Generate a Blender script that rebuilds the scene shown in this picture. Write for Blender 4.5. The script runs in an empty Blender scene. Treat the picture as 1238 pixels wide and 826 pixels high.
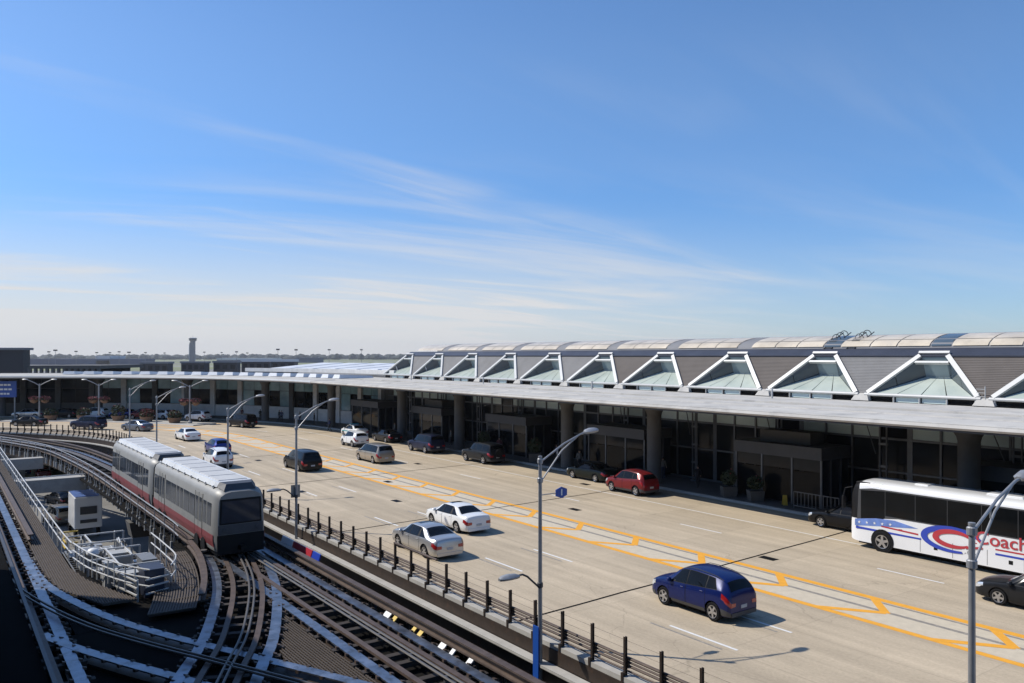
import bpy, math, random
from mathutils import Vector, Matrix
rnd = random.Random(11)
sc = bpy.context.scene
col = sc.collection
rad = math.radians

# ------------------------------------------------------------------ camera, sky, sun, exposure
cam_d = bpy.data.cameras.new('camera'); cam = bpy.data.objects.new('camera', cam_d); col.objects.link(cam)
cam_d.lens = 28.5; cam_d.sensor_width = 36; cam_d.shift_y = 17/1238; cam_d.clip_start = .1; cam_d.clip_end = 20000
cam.location = (0, 0, 10); cam.rotation_euler = (rad(90), 0, 0)
sc.camera = cam
SUN = Vector((-.956, .22, 1.0))                     # towards the sun
sd = bpy.data.lights.new('sun', 'SUN'); sd.energy = 4.6; sd.angle = rad(.53); sd.color = (1, .95, .87)
so = bpy.data.objects.new('sun', sd); col.objects.link(so)
so.rotation_euler = (-SUN).to_track_quat('-Z', 'Y').to_euler(); so.location = (-40, 10, 60)
world = bpy.data.worlds.new('World'); sc.world = world; world.use_nodes = True
def build_world():
    nt = world.node_tree; N = nt.nodes; Lk = nt.links
    for n in list(N): N.remove(n)
    def nd(t, **k):
        n = N.new(t)
        for a, b in k.items(): setattr(n, a, b)
        return n
    out = nd('ShaderNodeOutputWorld'); bg = nd('ShaderNodeBackground'); bg.inputs[1].default_value = SKY_STRENGTH
    sky = nd('ShaderNodeTexSky', sky_type='NISHITA', sun_disc=False)
    sky.sun_elevation = math.atan2(1, .981); sky.sun_rotation = math.atan2(SUN.x, SUN.y) % (2*math.pi)
    sky.altitude = 0; sky.air_density = 1.0; sky.dust_density = .35; sky.ozone_density = 1.6
    tc = nd('ShaderNodeTexCoord'); sep = nd('ShaderNodeSeparateXYZ'); Lk.new(tc.outputs['Generated'], sep.inputs[0])
    def mth(op, a, b=None, c=None):
        m = nd('ShaderNodeMath', operation=op)
        for i, v in enumerate((a, b, c)):
            if v is None: continue
            if isinstance(v, (int, float)): m.inputs[i].default_value = v
            else: Lk.new(v, m.inputs[i])
        return m.outputs[0]
    zz = mth('ADD', mth('MAXIMUM', sep.outputs[2], 0.0), .10)
    cx = mth('DIVIDE', sep.outputs[0], zz); cy = mth('DIVIDE', sep.outputs[1], zz)
    comb = nd('ShaderNodeCombineXYZ'); Lk.new(cx, comb.inputs[0]); Lk.new(cy, comb.inputs[1])
    def layer(rot, scl, nscale, detail, lo, hi, off=(0, 0, 0), dist=.6):
        mp = nd('ShaderNodeMapping'); mp.inputs['Rotation'].default_value = (0, 0, rot)
        Lk.new(comb.outputs[0], mp.inputs[0]); m0 = mp; mp = nd('ShaderNodeMapping')       # turn first, then stretch
        mp.inputs['Scale'].default_value = scl; mp.inputs['Location'].default_value = off; Lk.new(m0.outputs[0], mp.inputs[0])
        nz = nd('ShaderNodeTexNoise'); nz.inputs['Scale'].default_value = nscale; nz.inputs['Detail'].default_value = detail
        nz.inputs['Roughness'].default_value = .58; nz.inputs['Distortion'].default_value = dist
        Lk.new(mp.outputs[0], nz.inputs['Vector'])
        mr = nd('ShaderNodeMapRange', interpolation_type='SMOOTHSTEP'); mr.inputs['From Min'].default_value = lo; mr.inputs['From Max'].default_value = hi
        Lk.new(nz.outputs[0], mr.inputs[0])
        return mr.outputs[0]
    a = layer(rad(-47), (.30, 1.9, 1), 1.0, 9, .47, .72, (4.1, 1.2, 0), .7)          # long cirrus streaks
    b = layer(rad(-40), (.5, .8, 1), .8, 3, .42, .62, (2.4, 5.2, 0), .4)             # where they gather
    c = layer(rad(-24), (.35, 1.3, 1), 1.1, 9, .42, .70, (1.3, 7.7, 0), .6)             # low bands
    # a thin veil that thickens towards the horizon
    sd_ = nd('ShaderNodeMapRange', interpolation_type='SMOOTHSTEP'); sd_.inputs['From Min'].default_value = -.25; sd_.inputs['From Max'].default_value = .55   # the veil thins to the right
    sd_.inputs['To Min'].default_value = 1.0; sd_.inputs['To Max'].default_value = .26; Lk.new(sep.outputs[0], sd_.inputs[0]); side = sd_.outputs[0]
    def band(lo, hi):
        el = nd('ShaderNodeMapRange', interpolation_type='SMOOTHSTEP'); el.inputs['From Min'].default_value = lo; el.inputs['From Max'].default_value = hi
        Lk.new(sep.outputs[2], el.inputs[0]); return el.outputs[0]
    f = mth('ADD', mth('MULTIPLY', mth('MULTIPLY', mth('MULTIPLY', a, b), mth('MULTIPLY', band(.40, .16), side)), .44), mth('MULTIPLY', mth('MULTIPLY', mth('MULTIPLY', c, band(.27, .09)), side), .55))
    f = mth('ADD', f, mth('MULTIPLY', mth('MULTIPLY', band(.20, .0), side), .92))
    f = mth('MINIMUM', f, .93)
    mix = nd('ShaderNodeMix', data_type='RGBA'); Lk.new(f, mix.inputs[0])
    hs = nd('ShaderNodeHueSaturation'); hs.inputs['Saturation'].default_value = 1.12; hs.inputs['Value'].default_value = 1.0
    gn = nd('ShaderNodeVectorMath', operation='MULTIPLY'); Lk.new(sky.outputs[0], gn.inputs[0]); gn.inputs[1].default_value = (1.02, 1.11, 1.27)
    # clear dry air: the blue holds on down to the horizon under the veil
    dk = nd('ShaderNodeMix', data_type='RGBA'); Lk.new(band(.36, .04), dk.inputs[0]); dk.inputs[6].default_value = (1, 1, 1, 1); dk.inputs[7].default_value = (.56, .72, .92, 1)
    g2 = nd('ShaderNodeVectorMath', operation='MULTIPLY'); Lk.new(gn.outputs[0], g2.inputs[0]); Lk.new(dk.outputs[2], g2.inputs[1])
    Lk.new(g2.outputs[0], hs.inputs['Color'])
    Lk.new(hs.outputs[0], mix.inputs[6]); mix.inputs[7].default_value = CLOUD
    Lk.new(mix.outputs[2], bg.inputs[0]); Lk.new(bg.outputs[0], out.inputs[0])
SKY_STRENGTH = .121
CLOUD = (6.25, 6.22, 6.25, 1)
build_world()
vs = sc.view_settings; vs.view_transform = 'Standard'; vs.look = 'None'; vs.exposure = 0; vs.gamma = 1; vs.use_curve_mapping = False
sc.cycles.max_bounces = 6; sc.cycles.diffuse_bounces = 1; sc.cycles.glossy_bounces = 3; sc.cycles.transmission_bounces = 4
sc.cycles.use_denoising = True; sc.cycles.sample_clamp_indirect = 4

# ------------------------------------------------------------------ the airport road's own frame: u metres along, t metres across
DS, DT = (-.5807, .8141), (.8141, .5807)
U0, TC = 98.0, -19.1
def Q(u, t, z=0.0):
    if u > U0:
        ph = (u-U0)/50.0; s = U0+(t-TC)*math.sin(ph); t = TC+(t-TC)*math.cos(ph)
    else: s = u
    return Vector((DS[0]*s+DT[0]*t, DS[1]*s+DT[1]*t, z))
HD0 = math.atan2(DS[1], DS[0])
def HD(u): return HD0+max(0.0, (u-U0)/50.0)

# ------------------------------------------------------------------ materials
MATS = {}
def M(name, rgb, rough=.7, metal=0.0, var=.12, scale=2.0, bump=0.0, spec=.5, coat=0.0, stretch=None, detail=5, rvar=0.0, dirt=None):
    m = bpy.data.materials.new(name); m.use_nodes = True; MATS[name] = m
    nt = m.node_tree; N = nt.nodes; L = nt.links; b = N['Principled BSDF']
    b.inputs['Roughness'].default_value = rough; b.inputs['Metallic'].default_value = metal
    b.inputs['Specular IOR Level'].default_value = spec; b.inputs['Coat Weight'].default_value = coat
    if coat: b.inputs['Coat Roughness'].default_value = .04
    tc = N.new('ShaderNodeTexCoord'); mp = N.new('ShaderNodeMapping'); L.new(tc.outputs['Object'], mp.inputs[0])
    if stretch: mp.inputs['Scale'].default_value = stretch
    nz = N.new('ShaderNodeTexNoise'); nz.inputs['Scale'].default_value = scale; nz.inputs['Detail'].default_value = detail; nz.inputs['Roughness'].default_value = .6
    L.new(mp.outputs[0], nz.inputs['Vector'])
    mr = N.new('ShaderNodeMapRange'); mr.inputs['From Min'].default_value = .3; mr.inputs['From Max'].default_value = .7
    mr.inputs['To Min'].default_value = 1-var; mr.inputs['To Max'].default_value = 1+var; L.new(nz.outputs[0], mr.inputs[0])
    mx = N.new('ShaderNodeVectorMath'); mx.operation = 'SCALE'; mx.inputs[0].default_value = rgb
    L.new(mr.outputs[0], mx.inputs['Scale'])
    last = mx.outputs[0]
    if dirt:
        n2 = N.new('ShaderNodeTexNoise'); n2.inputs['Scale'].default_value = dirt[1]; n2.inputs['Detail'].default_value = 8; n2.inputs['Roughness'].default_value = .7
        L.new(mp.outputs[0], n2.inputs['Vector'])
        m2 = N.new('ShaderNodeMapRange'); m2.inputs['From Min'].default_value = dirt[2]; m2.inputs['From Max'].default_value = dirt[3]; L.new(n2.outputs[0], m2.inputs[0])
        mm = N.new('ShaderNodeMix'); mm.data_type = 'RGBA'; L.new(m2.outputs[0], mm.inputs[0]); L.new(last, mm.inputs[6]); mm.inputs[7].default_value = (*dirt[0], 1)
        last = mm.outputs[2]
    L.new(last, b.inputs['Base Color'])
    if rvar:
        r2 = N.new('ShaderNodeMapRange'); r2.inputs['To Min'].default_value = max(0, rough-rvar); r2.inputs['To Max'].default_value = min(1, rough+rvar)
        L.new(nz.outputs[0], r2.inputs[0]); L.new(r2.outputs[0], b.inputs['Roughness'])
    if bump:
        bp = N.new('ShaderNodeBump'); bp.inputs['Strength'].default_value = bump; bp.inputs['Distance'].default_value = .02
        n3 = N.new('ShaderNodeTexNoise'); n3.inputs['Scale'].default_value = scale*12; n3.inputs['Detail'].default_value = 4; L.new(mp.outputs[0], n3.inputs['Vector'])
        L.new(n3.outputs[0], bp.inputs['Height']); L.new(bp.outputs[0], b.inputs['Normal'])
    return m

def concrete_road():
    m = bpy.data.materials.new('road_concrete'); m.use_nodes = True; MATS['road'] = m
    nt = m.node_tree; N = nt.nodes; L = nt.links; b = N['Principled BSDF']; b.inputs['Roughness'].default_value = .85; b.inputs['Specular IOR Level'].default_value = .25
    uv = N.new('ShaderNodeUVMap'); uv.uv_map = 'UVMap'
    def noise(sx, sy, scale, detail=6, rough=.6):
        mp = N.new('ShaderNodeMapping'); mp.inputs['Scale'].default_value = (sx, sy, 1); L.new(uv.outputs[0], mp.inputs[0])
        n = N.new('ShaderNodeTexNoise'); n.inputs['Scale'].default_value = scale; n.inputs['Detail'].default_value = detail; n.inputs['Roughness'].default_value = rough
        L.new(mp.outputs[0], n.inputs['Vector']); return n.outputs[0]
    def rng(x, a, b_, c, d):
        r = N.new('ShaderNodeMapRange'); r.inputs['From Min'].default_value = a; r.inputs['From Max'].default_value = b_; r.inputs['To Min'].default_value = c; r.inputs['To Max'].default_value = d
        L.new(x, r.inputs[0]); return r.outputs[0]
    def mul(a, b_):
        r = N.new('ShaderNodeMath'); r.operation = 'MULTIPLY'; L.new(a, r.inputs[0]); L.new(b_, r.inputs[1]); return r.outputs[0]
    big = rng(noise(.12, .12, 1), .3, .7, .91, 1.08)
    mid = rng(noise(.5, .9, 1, 7, .7), .3, .7, .93, 1.06)
    fine = rng(noise(9, 9, 1, 3), .3, .7, .92, 1.08)
    streak = rng(noise(.03, 1.3, 1.0, 5), .35, .65, .86, 1.06)       # tyre polish and drips along the lanes
    spots = rng(noise(.8, 1.6, 1, 9, .75), .62, .78, 1.0, .62)      # oil spots
    cr = N.new('ShaderNodeTexVoronoi'); cr.feature = 'DISTANCE_TO_EDGE'
    mpc = N.new('ShaderNodeMapping'); mpc.inputs['Scale'].default_value = (.09, .16, 1); L.new(uv.outputs[0], mpc.inputs[0])
    wn = N.new('ShaderNodeTexNoise'); wn.inputs['Scale'].default_value = 2.5; wn.inputs['Detail'].default_value = 5; L.new(mpc.outputs[0], wn.inputs['Vector'])
    av = N.new('ShaderNodeVectorMath'); av.operation = 'MULTIPLY_ADD'; L.new(wn.outputs['Color'], av.inputs[0]); av.inputs[1].default_value = (.5, .5, 0); L.new(mpc.outputs[0], av.inputs[2])
    L.new(av.outputs[0], cr.inputs['Vector']); cr.inputs['Scale'].default_value = 1.0
    crack = rng(cr.outputs['Distance'], .0, .004, .80, 1.0)
    # slabs poured at different times, darker wheel paths
    sp = N.new('ShaderNodeSeparateXYZ'); L.new(uv.outputs[0], sp.inputs[0])
    def m1(op, a, v=None, w=None):
        r = N.new('ShaderNodeMath'); r.operation = op
        for i, q in enumerate((a, v, w)):
            if q is None: continue
            if isinstance(q, (int, float)): r.inputs[i].default_value = q
            else: L.new(q, r.inputs[i])
        return r.outputs[0]
    cu_, ct = m1('DIVIDE', sp.outputs[0], 6.08), m1('DIVIDE', m1('SUBTRACT', sp.outputs[1], 18.4), 3.55)
    cb = N.new('ShaderNodeCombineXYZ'); L.new(m1('FLOOR', cu_), cb.inputs[0]); L.new(m1('FLOOR', ct), cb.inputs[1])
    wn2 = N.new('ShaderNodeTexWhiteNoise'); wn2.noise_dimensions = '2D'; L.new(cb.outputs[0], wn2.inputs['Vector'])
    slab = rng(wn2.outputs['Value'], 0, 1, .92, 1.05)
    wheel = rng(m1('ABSOLUTE', m1('SUBTRACT', m1('PINGPONG', ct, .5), .24)), .02, .16, .945, 1.0)
    jt = m1('MINIMUM', m1('PINGPONG', cu_, .5), m1('MULTIPLY', m1('PINGPONG', ct, .5), .58)); joint = rng(jt, .0015, .006, .86, 1.0)
    v = mul(mul(mul(mul(big, mid), mul(fine, streak)), mul(spots, crack)), mul(mul(slab, wheel), joint))
    sx = N.new('ShaderNodeVectorMath'); sx.operation = 'SCALE'; sx.inputs[0].default_value = ROADC; L.new(v, sx.inputs['Scale'])
    L.new(sx.outputs[0], b.inputs['Base Color'])
    bp = N.new('ShaderNodeBump'); bp.inputs['Strength'].default_value = .15; bp.inputs['Distance'].default_value = .01; L.new(noise(30, 30, 1, 2), bp.inputs['Height']); L.new(bp.outputs[0], b.inputs['Normal'])
ROADC = (.50, .41, .29)
concrete_road()

def paint(name, rgb, wear=.5):
    m = M(name, rgb, .7, 0, .08, 3)
    nt = m.node_tree; N = nt.nodes; L = nt.links; b = N['Principled BSDF']
    src = b.inputs['Base Color'].links[0].from_socket
    g = N.new('ShaderNodeNewGeometry')
    n = N.new('ShaderNodeTexNoise'); n.inputs['Scale'].default_value = 5; n.inputs['Detail'].default_value = 9; n.inputs['Roughness'].default_value = .8; L.new(g.outputs['Position'], n.inputs['Vector'])
    r = N.new('ShaderNodeMapRange'); r.inputs['From Min'].default_value = wear; r.inputs['From Max'].default_value = wear+.12; L.new(n.outputs[0], r.inputs[0])
    mm = N.new('ShaderNodeMix'); mm.data_type = 'RGBA'; L.new(r.outputs[0], mm.inputs[0]); L.new(src, mm.inputs[6]); mm.inputs[7].default_value = (.40, .35, .28, 1)
    L.new(mm.outputs[2], b.inputs['Base Color']); return m
paint('paint_white', (.72, .71, .67), .58)
paint('paint_yellow', (.80, .37, .035), .62)
paint('paint_tan', (.58, .50, .37), .60)
paint('paint_ghost', (.25, .225, .19), .50)
M('white_metal', (.50, .50, .48), .38, 0, .06, 1.2, dirt=((.45, .44, .42), 2.2, .62, .85))
M('white_roof', (.66, .67, .68), .5, 0, .10, .5, dirt=((.42, .42, .42), .35, .5, .85))
M('canopy_roof', (.50, .48, .44), .85, 0, .12, .35, spec=.0, stretch=(1, 1, 1), dirt=((.27, .27, .27), .6, .52, .8))
M('galv', (.33, .335, .34), .52, .55, .12, 3)
M('dark_metal', (.05, .05, .055), .5, .2, .15, 2)
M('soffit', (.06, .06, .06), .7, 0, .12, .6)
M('brown_roof', (.115, .098, .086), .75, 0, .10, .9)
M('grey_roof', (.20, .195, .19), .75, 0, .10, .9)
M('slate_roof', (.060, .066, .085), .45, .35, .12, .8)
M('vault_grey', (.22, .22, .225), .7, 0, .1, .6, spec=.2)
M('vault_panel', (.60, .52, .40), .3, 0, .25, .7, spec=.35, dirt=((.40, .36, .30), 1.4, .5, .8))
M('vault_dark', (.10, .135, .16), .2, .2, .1, .8)
M('glass_lit_green', (.66, .78, .74), .12, 0, .08, .6, spec=.6)  # pale tone stands in for daylight from the skylit hall behind the clerestory
M('glass_back', (.20, .26, .28), .1, 0, .1, .6, spec=.5)
M('glass_green_side', (.045, .065, .085), .08, 0, .1, .6, spec=.7)
M('glass_floor', (.46, .51, .45), .3, 0, .10, .5, spec=.5, dirt=((.30, .37, .34), .7, .5, .85))
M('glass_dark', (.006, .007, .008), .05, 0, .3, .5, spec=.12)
M('glass_mid', (.018, .021, .023), .08, 0, .4, .3, spec=.15)
M('glass_teal', (.24, .38, .41), .1, 0, .35, .35, spec=.5)
M('mullion', (.13, .135, .14), .45, .4, .12, 2)
M('column', (.10, .098, .094), .75, 0, .14, 1.2, bump=.1)
M('vest_panel', (.07, .07, .072), .6, .1, .10, 1)
M('pale_stone', (.64, .63, .60), .75, 0, .10, 1.2)
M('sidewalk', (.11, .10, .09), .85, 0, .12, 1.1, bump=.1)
M('kerb', (.40, .38, .34), .85, 0, .12, 1.5)
M('concrete', (.37, .355, .325), .85, 0, .16, .9, bump=.12, dirt=((.20, .185, .165), .8, .52, .8))
M('concrete_dark', (.10, .095, .085), .85, 0, .2, .8, dirt=((.07, .065, .06), .8, .5, .75))
M('steel_brown', (.05, .035, .026), .55, .3, .22, 2.5, dirt=((.12, .065, .04), 3, .55, .8))
M('rail_brown', (.095, .066, .05), .6, .15, .25, 1.8, dirt=((.05, .034, .026), 2.5, .5, .8))
M('rail_steel', (.17, .155, .14), .5, .6, .15, 3)
M('run_strip', (.22, .25, .30), .4, .85, .35, 1.4, rvar=.15, dirt=((.09, .085, .08), 2.2, .50, .72))
M('tie', (.032, .024, .019), .8, 0, .25, 2.2)
M('grating', (.085, .066, .050), .7, .1, .15, 3)
M('underplate', (.010, .009, .008), .95, 0, .2, 1, spec=.08)  # near-black stands in for shade under the tracks; road joints share it
M('shade_black', (.006, .006, .006), .95, 0, .2, .7, spec=.05)  # deep shade over the podium ledge is put into this black
M('asphalt', (.055, .053, .050), .9, 0, .2, .4, bump=.1)
M('lower_road', (.20, .19, .17), .9, 0, .16, .25)
M('olive', (.10, .095, .045), .8, 0, .15, 1)
M('pipe_white', (.60, .59, .56), .4, .1, .06, 4)
M('pipe_yellow', (.62, .42, .05), .5, 0, .1, 4)
M('cab_white', (.40, .40, .385), .5, 0, .08, 2, dirt=((.35, .34, .32), 3, .55, .8))
M('cab_grey', (.20, .205, .21), .5, .2, .1, 2)
M('cab_blue', (.03, .036, .06), .5, .1, .1, 2)
M('sign_blue', (.015, .08, .36), .4, 0, .04, 4)
M('sign_grey', (.25, .25, .24), .5, .3, .15, 9)
M('sign_white', (.78, .78, .76), .5, 0, .03, 4)
M('terracotta', (.20, .12, .075), .8, 0, .15, 3)
M('soil', (.045, .03, .02), .95)
M('leaf', (.032, .045, .016), .7, 0, .4, 5)
M('flower', (.22, .05, .055), .7, 0, .35, 7)
M('tree_far', (.035, .045, .035), .9, 0, .35, .05)
M('grass', (.20, .215, .10), .95, 0, .25, .01)
M('apron', (.34, .33, .31), .9, 0, .12, .01)
M('rubber', (.012, .012, .013), .85, spec=.15)
M('rim', (.50, .50, .51), .28, .85, .05, 5)
M('rim_dark', (.05, .05, .052), .5, .5)
M('trim_black', (.008, .008, .009), .55, spec=.2)
M('trim_grey', (.055, .056, .058), .6)
M('car_glass', (.004, .005, .006), .05, 0, .2, 2, spec=.22)
M('light_red', (.33, .012, .014), .15, 0, .1, 8, coat=1)
M('light_clear', (.62, .64, .66), .10, .4, .1, 8, coat=1)
M('plate', (.42, .44, .46), .5)
M('chrome', (.62, .62, .63), .16, 1, .04)
def carpaint(name, rgb, metal=.25, rough=.32): return M(name, rgb, rough, metal, .03, 1, coat=.2 if max(rgb) < .06 else (.3 if max(rgb) < .25 else .6), spec=.18 if max(rgb) < .06 else .25)
carpaint('p_blue', (.002, .010, .085), .1); carpaint('p_silver', (.50, .49, .47), .65, .3); carpaint('p_white', (.76, .76, .74), 0)
carpaint('p_black', (.005, .005, .006), 0); carpaint('p_red', (.17, .012, .014), .15); carpaint('p_charcoal', (.016, .017, .019), .2)
carpaint('p_tan', (.33, .29, .235), .5); carpaint('p_navy', (.014, .02, .05), .25); carpaint('p_greyblue', (.16, .18, .215), .5)
carpaint('p_brightblue', (.015, .035, .20), .3); carpaint('p_teal', (.03, .30, .34), 0); carpaint('p_green', (.006, .010, .008), .1)
M('bus_white', (.78, .78, .77), .3, 0, .03, 1, coat=.6, dirt=((.5, .49, .46), 1.5, .64, .95))
M('decal_blue', (.02, .055, .40), .35, 0, .04, 2, coat=.4)
M('decal_ltblue', (.13, .22, .52), .35, 0, .25, 2, coat=.4)
M('decal_red', (.46, .035, .05), .35, 0, .04, 2, coat=.4)
M('train_silver', (.27, .265, .245), .5, .15, .07, 1.2, dirt=((.28, .27, .25), 1.3, .58, .85))
M('train_roof', (.68, .68, .66), .42, .15, .08, 1, dirt=((.36, .35, .33), 1.6, .55, .8))
M('train_roof_panel', (.50, .50, .49), .6, 0, .08, 1, spec=.15)
M('train_red', (.20, .036, .04), .4, 0, .06, 1.5, dirt=((.20, .05, .05), 1.6, .58, .85))
M('train_dark', (.065, .066, .07), .5, .1, .12, 2)
M('train_glass', (.035, .043, .056), .07, 0, .2, 1, spec=.4)
M('skin', (.42, .27, .19), .6); M('hair', (.03, .02, .015), .7)
for i, c in enumerate([(.02, .02, .022), (.05, .06, .10), (.14, .05, .05), (.03, .05, .16), (.20, .19, .17), (.016, .03, .02)]): M('cloth%d' % i, c, .85)

# ------------------------------------------------------------------ mesh helpers
ORI = {}
class MB:
    def __init__(s): s.v = []; s.f = []; s.m = []
    def poly(s, pts, mi=0):
        k = len(s.v); s.v += [Vector(p) for p in pts]; s.f.append(tuple(range(k, k+len(pts)))); s.m.append(mi); return s
    def hexa(s, a, b, mi=0):                        # two matching quads -> closed solid
        k = len(s.v); s.v += [Vector(p) for p in a]+[Vector(p) for p in b]; n = len(a)
        s.f.append(tuple(k+i for i in reversed(range(n)))); s.f.append(tuple(k+n+i for i in range(n))); s.m += [mi, mi]
        for i in range(n):
            j = (i+1) % n; s.f.append((k+i, k+j, k+n+j, k+n+i)); s.m.append(mi)
        return s
    def box(s, x0, x1, y0, y1, z0, z1, mi=0):
        return s.hexa([(x0, y0, z0), (x1, y0, z0), (x1, y1, z0), (x0, y1, z0)], [(x0, y0, z1), (x1, y0, z1), (x1, y1, z1), (x0, y1, z1)], mi)
    def rbox(s, x0, x1, y0, y1, z0, z1, r=.03, mi=0):  # box with chamfered top and vertical edges
        def ring(x0, x1, y0, y1, z, c): return [(x0+c, y0, z), (x1-c, y0, z), (x1, y0+c, z), (x1, y1-c, z), (x1-c, y1, z), (x0+c, y1, z), (x0, y1-c, z), (x0, y0+c, z)]
        return s.loft([ring(x0, x1, y0, y1, z0, r), ring(x0, x1, y0, y1, z1-r, r), ring(x0+r, x1-r, y0+r, y1-r, z1, r)], True, mi)
    def loft(s, rings, caps=True, mi=0, closed=True):
        n = len(rings[0]); k = len(s.v)
        for r in rings: s.v += [Vector(p) for p in r]
        for a in range(len(rings)-1):
            for i in range(n if closed else n-1):
                j = (i+1) % n; s.f.append((k+a*n+i, k+a*n+j, k+(a+1)*n+j, k+(a+1)*n+i)); s.m.append(mi)
        if caps:
            s.f.append(tuple(k+i for i in reversed(range(n)))); s.m.append(mi)
            e = k+(len(rings)-1)*n; s.f.append(tuple(e+i for i in range(n))); s.m.append(mi)
        return s
    def bar(s, p, q, w, h, mi=0):
        p = Vector(p); q = Vector(q); d = (q-p).normalized(); up = Vector((0, 0, 1))
        if abs(d.z) > .98: up = Vector((0, 1, 0))
        x = d.cross(up).normalized()*w/2; y = x.cross(d).normalized()*h/2
        return s.hexa([p-x-y, p+x-y, p+x+y, p-x+y], [q-x-y, q+x-y, q+x+y, q-x+y], mi)
    def tube(s, p, q, r, n=8, r2=None, mi=0):
        p = Vector(p); q = Vector(q); d = (q-p).normalized(); up = Vector((0, 0, 1)) if abs(d.z) < .95 else Vector((1, 0, 0))
        x = d.cross(up).normalized(); y = d.cross(x).normalized(); r2 = r if r2 is None else r2
        ring = lambda c, rr: [c+(x*math.cos(2*math.pi*i/n)+y*math.sin(2*math.pi*i/n))*rr for i in range(n)]
        return s.loft([ring(p, r), ring(q, r2)], True, mi)
    def pipe(s, pts, r, n=6, mi=0):
        pts = [Vector(p) for p in pts]; rings = []
        for i, p in enumerate(pts):
            d = (pts[min(i+1, len(pts)-1)]-pts[max(i-1, 0)]).normalized(); up = Vector((0, 0, 1)) if abs(d.z) < .95 else Vector((1, 0, 0))
            x = d.cross(up).normalized(); y = d.cross(x).normalized()
            rings.append([p+(x*math.cos(2*math.pi*k/n)+y*math.sin(2*math.pi*k/n))*r for k in range(n)])
        return s.loft(rings, True, mi)
    def lathe(s, prof, n=16, c=(0, 0, 0), axis='z', mi=0, caps=True):
        rings = []
        for r, h in prof:
            ring = []
            for i in range(n):
                a = 2*math.pi*i/n; x, y = r*math.cos(a), r*math.sin(a)
                p = {'z': (x, y, h), 'y': (x, h, -y), 'x': (h, x, y)}[axis]
                ring.append((p[0]+c[0], p[1]+c[1], p[2]+c[2]))
            rings.append(ring)
        return s.loft(rings, caps, mi)
    def sweep(s, path, prof, mi=0, caps=True, closed=True):   # prof: (lateral to the right, z)
        path = [Vector(p) for p in path]; rings = []
        for i, p in enumerate(path):
            d = path[min(i+1, len(path)-1)]-path[max(i-1, 0)]; d.z = 0; d.normalize(); rt = Vector((d.y, -d.x, 0))
            rings.append([p+rt*a+Vector((0, 0, b)) for a, b in prof])
        return s.loft(rings, caps and closed, mi, closed)
    def qsweep(s, us, prof, mi=0, caps=True, closed=True):    # prof: (t, z), along u
        return s.loft([[Q(u, t, z) for t, z in prof] for u in us], caps and closed, mi, closed)
    def qbox(s, u0, u1, t0, t1, z0, z1, mi=0):
        return s.hexa([Q(u0, t0, z0), Q(u0, t1, z0), Q(u1, t1, z0), Q(u1, t0, z0)], [Q(u0, t0, z1), Q(u0, t1, z1), Q(u1, t1, z1), Q(u1, t0, z1)], mi)
    def prism(s, pts2, z0, z1, mi=0): return s.hexa([(x, y, z0) for x, y in pts2], [(x, y, z1) for x, y in pts2], mi)
    def mesh(s, name, mats, o=None, smooth=None, recalc=True):
        o = Vector((0, 0, 0)) if o is None else o
        me = bpy.data.meshes.new(name); me.from_pydata([tuple(p-o) for p in s.v], [], s.f); me.update()
        if not isinstance(mats, (list, tuple)): mats = [mats]
        for m in mats: me.materials.append(MATS[m] if isinstance(m, str) else m)
        if len(mats) > 1: me.polygons.foreach_set('material_index', s.m)
        if recalc:
            import bmesh
            bm = bmesh.new(); bm.from_mesh(me); bmesh.ops.recalc_face_normals(bm, faces=bm.faces); bm.to_mesh(me); bm.free()
        if smooth: me.shade_smooth(); me.set_sharp_from_angle(angle=rad(smooth))
        return me
    def build(s, name, mats, parent=None, smooth=None, base=None, recalc=True):
        """one mesh object given in world coordinates; its origin sits at base, or at its parent's origin"""
        o = ORI[parent.name] if parent else (Vector(base) if base is not None else Vector((0, 0, 0)))
        ob = bpy.data.objects.new(name, s.mesh(name, mats, o, smooth, recalc)); col.objects.link(ob)
        if parent: ob.parent = parent
        else: ob.location = o
        ORI[ob.name] = o; return ob
    def part(s, name, mats, parent, smooth=None, recalc=True):     # mesh given in the parent's own coordinates
        ob = bpy.data.objects.new(name, s.mesh(name, mats, None, smooth, recalc)); col.objects.link(ob); ob.parent = parent; return ob
def inst(name, me, parent, loc, rz=0.0, scale=None):          # shared mesh at a world place under a world-built parent
    ob = bpy.data.objects.new(name, me); col.objects.link(ob)
    o = ORI[parent.name] if parent else Vector((0, 0, 0))
    ob.parent = parent; ob.location = Vector(loc)-o; ob.rotation_euler = (0, 0, rz)
    if scale: ob.scale = scale
    return ob
def tag(o, label, cat, group=None):
    o['label'] = label; o['category'] = cat
    if group: o['group'] = group
    return o
def root(name, loc, label, cat, group=None, rz=0.0):
    o = bpy.data.objects.new(name, None); col.objects.link(o); o.location = loc; o.rotation_euler = (0, 0, rz); o.empty_display_size = .3
    ORI[o.name] = Vector(loc); return tag(o, label, cat, group)
def struct(o): o['kind'] = 'structure'; return o
def stuff(o): o['kind'] = 'stuff'; return o
def copy_tree(o, parent=None):
    c = o.copy(); col.objects.link(c); c.parent = parent
    for ch in o.children: copy_tree(ch, c)
    return c
def frange(a, b, st):
    n = max(1, int(math.ceil((b-a)/st-1e-6))); return [a+(b-a)*i/n for i in range(n+1)]
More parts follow.
